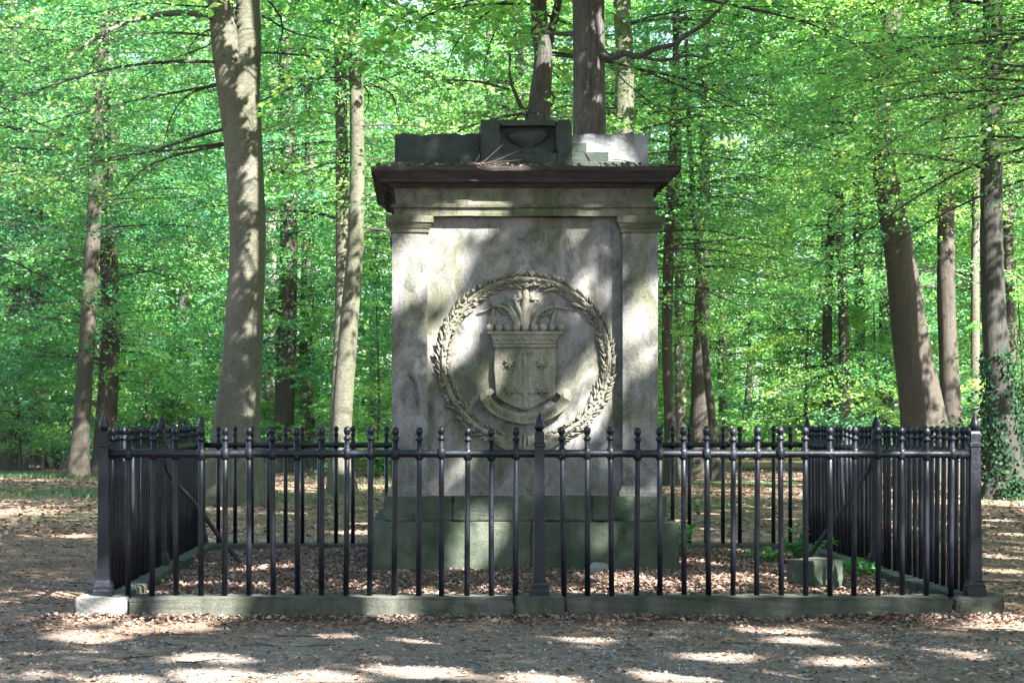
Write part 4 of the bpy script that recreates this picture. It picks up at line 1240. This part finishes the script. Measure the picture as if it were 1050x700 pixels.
# boughs that hang into view from trunks out of the frame
def side_tree(label, x, y, boughs, seed, h=17, r0=0.36, tint0=0.6, leaf_n=18, nt=16):
    path = np.array([(x, y, float(ground_z(x, y)) - 0.1), (x + 0.1, y, 4), (x - 0.1, y + 0.1, 9), (x, y, h)])
    bs = [(path_at(path, z), D2(a), ln, rs, dr) for z, a, ln, rs, dr in boughs]
    return build_tree("beech_tree", label, path, [r0, r0 * .85, r0 * .65, r0 * .3], M_BEECH, bs, seed, nt=nt, leaf_n=leaf_n, tint0=tint0, cap=(12.0, h, 5, 7, 15))
r = random.Random(31)
def fan(zs, a0, a1, l0, l1, n, rise=(-0.05, 0.15), droop=(0.1, 0.3)):
    return [(r.uniform(*zs), r.uniform(a0, a1), r.uniform(l0, l1), r.uniform(*rise), r.uniform(*droop)) for _ in range(n)]
side_tree("beech out of frame whose low boughs sweep in above the side railing", 14.6, 38.0, fan((7.0, 10.5), 140, 215, 5.0, 9.0, 15, (0.0, 0.35), (0.15, 0.5)), 41, leaf_n=20, nt=18)
side_tree("beech out of frame whose leafy boughs hang beyond the side railing", 17.4, 48.0, fan((8.0, 11.5), 135, 220, 5.0, 9.5, 16, (0.0, 0.35), (0.15, 0.5)), 42, leaf_n=20, nt=18)
side_tree("beech out of frame spreading bright boughs over the picture's upper edge", -13.5, 47.0, fan((6.0, 12.0), -40, 40, 5, 8.5, 16, (0.0, 0.35), (0.15, 0.5)), 43, tint0=0.5)

# --- filler woodland: five kinds of tree copied with their parts
def filler_proto(k):
    rr = random.Random(100 + k)
    h = rr.uniform(20, 26)
    path = [(0, 0, -0.2)]
    x = y = 0
    for i in range(1, 6):
        x += rr.uniform(-0.25, 0.25); y += rr.uniform(-0.25, 0.25)
        path.append((x, y, h * i / 5))
    r0 = rr.uniform(0.17, 0.34)
    bs = ring_boughs(path, 112, 1.8 + 1.0 * (k % 3), h - 4, 2.6, 5.6, 200 + k, None, 0.5, (-0.05, 0.35))
    return build_tree("beech_tree", "leafy beech deeper in the wood, its trunk lost among other leaves", path, [r0, r0 * .9, r0 * .8, r0 * .62, r0 * .45, r0 * .2], (M_BEECH, M_BROWN)[k % 2], bs, 300 + k, "beeches deep in the wood", nt=13, leaf_n=17, L=0.12, tint0=(0.22, 0.32, 0.46, 0.56, 0.62)[k], twigs=False)
protos = [filler_proto(k) for k in range(5)]
spots = []
rr = random.Random(77)
tries = 0
def path_clear(px, Y):
    return 690 < px < 845 and Y < 112
while len(spots) < 36 and tries < 6000:
    tries += 1
    Y = rr.uniform(66, 118)
    px = rr.uniform(-60, 1110)
    x = (px - VX) * Y / F
    if path_clear(px, Y) and rr.random() < 0.9: continue
    if px > 455 and px < 690 and rr.random() < 0.4: continue
    if all((x - a) ** 2 + (Y - b) ** 2 > 4.6 ** 2 for a, b in spots):
        spots.append((x, Y))
used = set()
for i, (x, Y) in enumerate(spots):
    px = VX + x * F / Y
    k = rr.choice((0, 0, 1, 1, 2)) if px < 230 else rr.choice((1, 2, 3)) if px < 480 else rr.choice((2, 3, 4, 4)) if px < 880 else rr.choice((0, 1, 2, 3))
    p = protos[k]
    if k not in used:
        o = p; used.add(k)
    else:
        o = p.copy(); COL.objects.link(o)
        for ch in p.children:
            q = ch.copy(); COL.objects.link(q); q.parent = o
    o.location = (x, Y, float(ground_z(x, Y)) - 0.1)
    s = rr.uniform(0.85, 1.2)
    o.scale = (s, s, s)
    o.rotation_euler = (0, 0, rr.uniform(0, 6.28))

# --- young trees under them
def sapling(k):
    rr_ = random.Random(400 + k)
    h = rr_.uniform(5.5, 7.5)
    path = [(0, 0, -0.1), (rr_.uniform(-.2, .2), 0, h * 0.4), (rr_.uniform(-.4, .4), rr_.uniform(-.3, .3), h)]
    bs = ring_boughs(path, 34, 0.7, h - 0.4, 1.6, 3.0, 410 + k, None, 0.6, (0.05, 0.5))
    return build_tree("beech_sapling", "young leafy beech in the understorey between taller trunks", path, [.06, .045, .015], M_BROWN, bs, 420 + k, "young beeches in the understorey", nt=12, leaf_n=17, L=0.11, tint0=0.6, twigs=False, flare=0)
sp = [sapling(k) for k in range(3)]
for i, (px, Y) in enumerate(((22, 72), (58, 80), (146, 74), (166, 88), (318, 72), (386, 66), (424, 82), (668, 78), (752, 108), (806, 90), (826, 74), (846, 84), (898, 72), (1012, 74), (780, 116), (720, 104), (262, 96), (1046, 60))):
    if i < 3:
        o = sp[i]
    else:
        o = sp[i % 3].copy(); COL.objects.link(o)
        for ch in sp[i % 3].children:
            q = ch.copy(); COL.objects.link(q); q.parent = o
    x = (px - VX) * Y / F
    o.location = (x, Y, float(ground_z(x, Y)))
    o.rotation_euler = (0, 0, i * 1.7)
    o.scale = (1 + 0.15 * math.sin(i * 2.1),) * 3

# --- trees that shade the clearing from beside and behind the camera; gaps cut in their crowns place the sun spots
shade_xy = [(7.0, -3.0), (15, -4), (6.3, 8.0), (14, 6), (7.6, 17), (15, 15), (10.4, 25.5), (18, 24), (12.5, 33.5)]
for i, (tx, ty) in enumerate(shade_xy):
    q = np.random.default_rng(500 + i)
    n = 27000
    d = unit(q.normal(0, 1, (n, 3))) * (q.random((n, 1)) ** (1 / 3))
    P = d * np.array([6.9, 6.9, 4.2]) + np.array([tx, ty, 15.6])
    a = q.uniform(0, 6.28, n)
    D = np.stack([np.cos(a), np.sin(a), q.normal(-0.2, 0.4, n)], 1)
    Nn = np.stack([q.normal(0, .6, n), q.normal(0, .6, n), np.ones(n)], 1)
    D = unit(D)
    L = q.uniform(0.17, 0.27, n)
    M = P + D * L[:, None] * 0.5
    keep = open_gaps(M, strong, q.normal(0, 1, n))
    kk = q.random(n) < keep
    P, D, Nn, L = P[kk], D[kk], Nn[kk], L[kk]
    n = len(P)
    base = np.array([tx, ty, float(ground_z(tx, ty)) - 0.1])
    root = empty("beech_tree", base, "tall beech beside the clearing that casts the dappled shade", "tree", "beeches shading the clearing")
    pth = np.array([(0, 0, 0), (0.1, 0, 5), (-0.1, 0.1, 10), (0, 0, 14), (0.2, 0, 19)])
    v, f = tube_np(catmull(pth, 6), np.interp(np.linspace(0, 1, 25), [0, .5, 1], [.36, .26, .06]), 14, 1.0, seed=i)
    link("trunk", npmesh("trunk", v, f, M_BEECH, smooth=True), root)
    wd = []
    for k in range(16):
        az = q.uniform(0, 6.28); z = q.uniform(10, 16); ln = q.uniform(4, 6)
        tt = np.linspace(0, 1, 6)[:, None]
        wd.append(tube_np(np.array([0, 0, z]) + np.array([math.cos(az), math.sin(az), 0.35]) * ln * tt, np.linspace(0.07, 0.012, 6), 5, seed=k))
    v, f = join_np(wd)
    link("boughs", npmesh("boughs", v, f, M_TWIG, smooth=True), root)
    link("crown", leaves_mesh("crown", P - base, D, Nn, L, L * 0.62, q.normal(0.5, 0.2, n), M_LEAF), root)

# ------------------------------------------------------------------ ivy and shrubs
def ivy_on(root, path, radii, z1, n, seed):
    q = np.random.default_rng(seed)
    z = z1 * q.random(n) ** 1.3
    c = np.stack([np.interp(z, path[:, 2], path[:, k]) for k in range(3)], 1)
    rr_ = np.interp(z, path[:, 2], radii[:len(path)])
    a = q.uniform(0, 6.28, n)
    k = np.sin(a * 3 + z * 1.5) + q.normal(0, 0.6, n) > -0.3
    out = np.stack([np.cos(a), np.sin(a), np.zeros(n)], 1)
    P = (c + out * (rr_ * 1.05 + 0.02 + 0.14 * q.random(n) * np.exp(-z / 2))[:, None])[k]
    n = len(P)
    Nn = out[k] + q.normal(0, 0.4, (n, 3))
    D = q.normal(0, 0.6, (n, 3)) + np.array([0, 0, -0.6])
    L = q.uniform(0.07, 0.13, n)
    base = np.array(root.location)
    link("ivy", leaves_mesh("ivy", P - base, D, Nn, L, L * 0.8, q.normal(0.45, 0.25, n), M_IVY), root)
p13 = pxpath([(1033, 512), (1030, 470), (1025, 400), (1019, 320), (1017, 220), (1017, 100), (1018, 0)], 46)
ivy_on(t13, p13, pxr([56, 38, 29, 25, 22, 21, 20], 46, len(p13)), 3.4, 3800, 71)

def shrub(name, x, y, w_, h_, n, label, seed, m=M_SHRUB, L=0.11):
    q = np.random.default_rng(seed)
    base = np.array([x, y, float(ground_z(x, y)) - 0.05])
    root = empty(name, base, label, "shrub")
    st = []
    tips = []
    k = 16
    for i in range(k):
        a = q.uniform(0, 6.28); e = q.uniform(0.35, 1.0)
        tip = np.array([math.cos(a) * w_ * (1.1 - 0.6 * e) * q.uniform(.4, 1), math.sin(a) * w_ * (1.1 - 0.6 * e) * q.uniform(.4, 1), h_ * e])
        mid = tip * np.array([0.35, 0.35, 0.6])
        st.append(tube_np(np.array([[0, 0, 0], mid, tip]), [0.02, 0.014, 0.006], 5))
        tips.append((mid, tip))
    v, f = join_np(st)
    link("stem", npmesh("stem", v, f, M_TWIG, smooth=True), root)
    i = q.integers(0, k, n)
    t = np.sqrt(q.random(n))[:, None]
    A = np.array([a for a, b in tips]); B = np.array([b for a, b in tips])
    P = A[i] + (B[i] - A[i]) * (t * 1.15 - 0.1) + q.normal(0, 1, (n, 3)) * np.array([0.2, 0.2, 0.13]) * min(w_, h_)
    P[:, 2] = np.maximum(P[:, 2], 0.04)
    a = q.uniform(0, 6.28, n)
    D = np.stack([np.cos(a), np.sin(a), q.normal(-0.1, 0.5, n)], 1)
    Nn = q.normal(0, 0.6, (n, 3)) + np.array([0, -0.2, 0.8])
    LL = L * q.uniform(0.6, 1.3, n)
    link("foliage", leaves_mesh("foliage", P, D, Nn, LL, LL * 0.55, q.normal(0.5, 0.25, n), m), root)
    return root
for args in ((14.2, 48.2, 1.5, 3.3, 5200, "dark glossy shrub crowding the ivy-clad trunk", 81, M_IVY),
             (12.6, 60.0, 1.6, 2.2, 4200, "rounded green shrub standing between the ringed beech and ivy-clad trunk", 82, M_SHRUB),
             (-14.2, 77.0, 2.6, 3.0, 5200, "broad dark green shrub behind the leaning slim beech", 83, M_SHRUB),
             (-17.0, 79.0, 2.6, 2.6, 5200, "dense teal-green shrub at the edge beyond the grass strip", 84, M_SHRUB),
             (-10.4, 76.0, 2.4, 3.2, 5200, "tall green shrub beyond the fence corner's finials", 85, M_SHRUB),
             (-1.2, 66.0, 0.9, 0.9, 1500, "small bright shrub beside the foot of the pale bent beech", 86, M_WEED)):
    shrub("shrub", *args[:7], args[7] if len(args) > 7 else M_SHRUB, 0.13)

# far undergrowth and the far wood, each one mass
def mass(name, n_clumps, per, xr_, yr, zr, cr_, L, label, seed, m, flat=0.35, keep=None, tint0=0.45):
    q = np.random.default_rng(seed)
    c = np.stack([q.uniform(*xr_, n_clumps), q.uniform(*yr, n_clumps), zr[0] + (zr[1] - zr[0]) * q.random(n_clumps)], 1)
    if keep is not None:
        c = c[keep(c, q)]
    k = len(c)
    R = q.uniform(*cr_, k)
    P = c[:, None] + unit(q.normal(0, 1, (k, per, 3))) * (q.random((k, per, 1)) ** 0.6) * R[:, None, None] * np.array([1, 1, flat])
    P[..., 2] = np.maximum(P[..., 2], 0.05 + 0.1 * q.random((k, per)))
    T = q.normal(tint0, 0.16, (k, per)) + q.normal(0, 0.16, (k, 1))
    P = P.reshape(-1, 3); n = len(P)
    a = q.uniform(0, 6.28, n)
    D = np.stack([np.cos(a), np.sin(a), q.normal(-0.2, 0.4, n)], 1)
    Nn = q.normal(0, 0.6, (n, 3)) + np.array([0.2, -0.5, 0.8])
    LL = L * q.uniform(0.6, 1.3, n)
    o = link(name, leaves_mesh(name, P, D, Nn, LL, LL * 0.62, T.ravel(), m))
    tag(o, label, name.replace('_', ' '), kind="stuff")
def keep_under(c, q):
    px = VX + c[:, 0] * F / c[:, 1]
    return ~((px > 690) & (px < 850) & (c[:, 1] < 108))
def keep_sky(c, q):
    px = VX + c[:, 0] * F / c[:, 1]; py = VY - (c[:, 2] - EYE) * F / c[:, 1]
    gap = (((px - 792) / 75) ** 2 + ((py - 112) / 50) ** 2 < 1) | (((px - 640) / 60) ** 2 + ((py - 60) / 50) ** 2 < 1)
    return ~(gap & (q.random(len(c)) < 0.8))
mass("undergrowth", 2200, 90, (-42, 52), (86, 122), (0.1, 3.2), (0.6, 1.6), 0.19, "low green undergrowth far back between the trunks", 91, M_SHRUB, 0.6, keep_under, 0.5)
mass("distant_wood", 3600, 130, (-60, 80), (118, 150), (0.3, 38), (1.2, 3.2), 0.36, "sunlit green mass of leaves at the far back of the wood", 92, M_LEAF, 0.4, keep_sky, 0.6)

# ------------------------------------------------------------------ haze added to lift the dark pockets of the wood
hz, t, b_ = mat("added_haze")
t.nodes.remove(b_)
pv = t.nodes.new("ShaderNodeVolumePrincipled")
pv.inputs['Color'].default_value = (0.86, 0.94, 0.97, 1)
pv.inputs['Density'].default_value = HAZE
pv.inputs['Anisotropy'].default_value = 0.0
t.links.new(pv.outputs[0], t.nodes["Material Output"].inputs['Volume'])
o = MB().box(-560, 560, -170, 960, -1.6, 52).build("haze", hz)
tag(o, "thin haze added to lighten the dark pockets between the trees", "haze", kind="stuff")
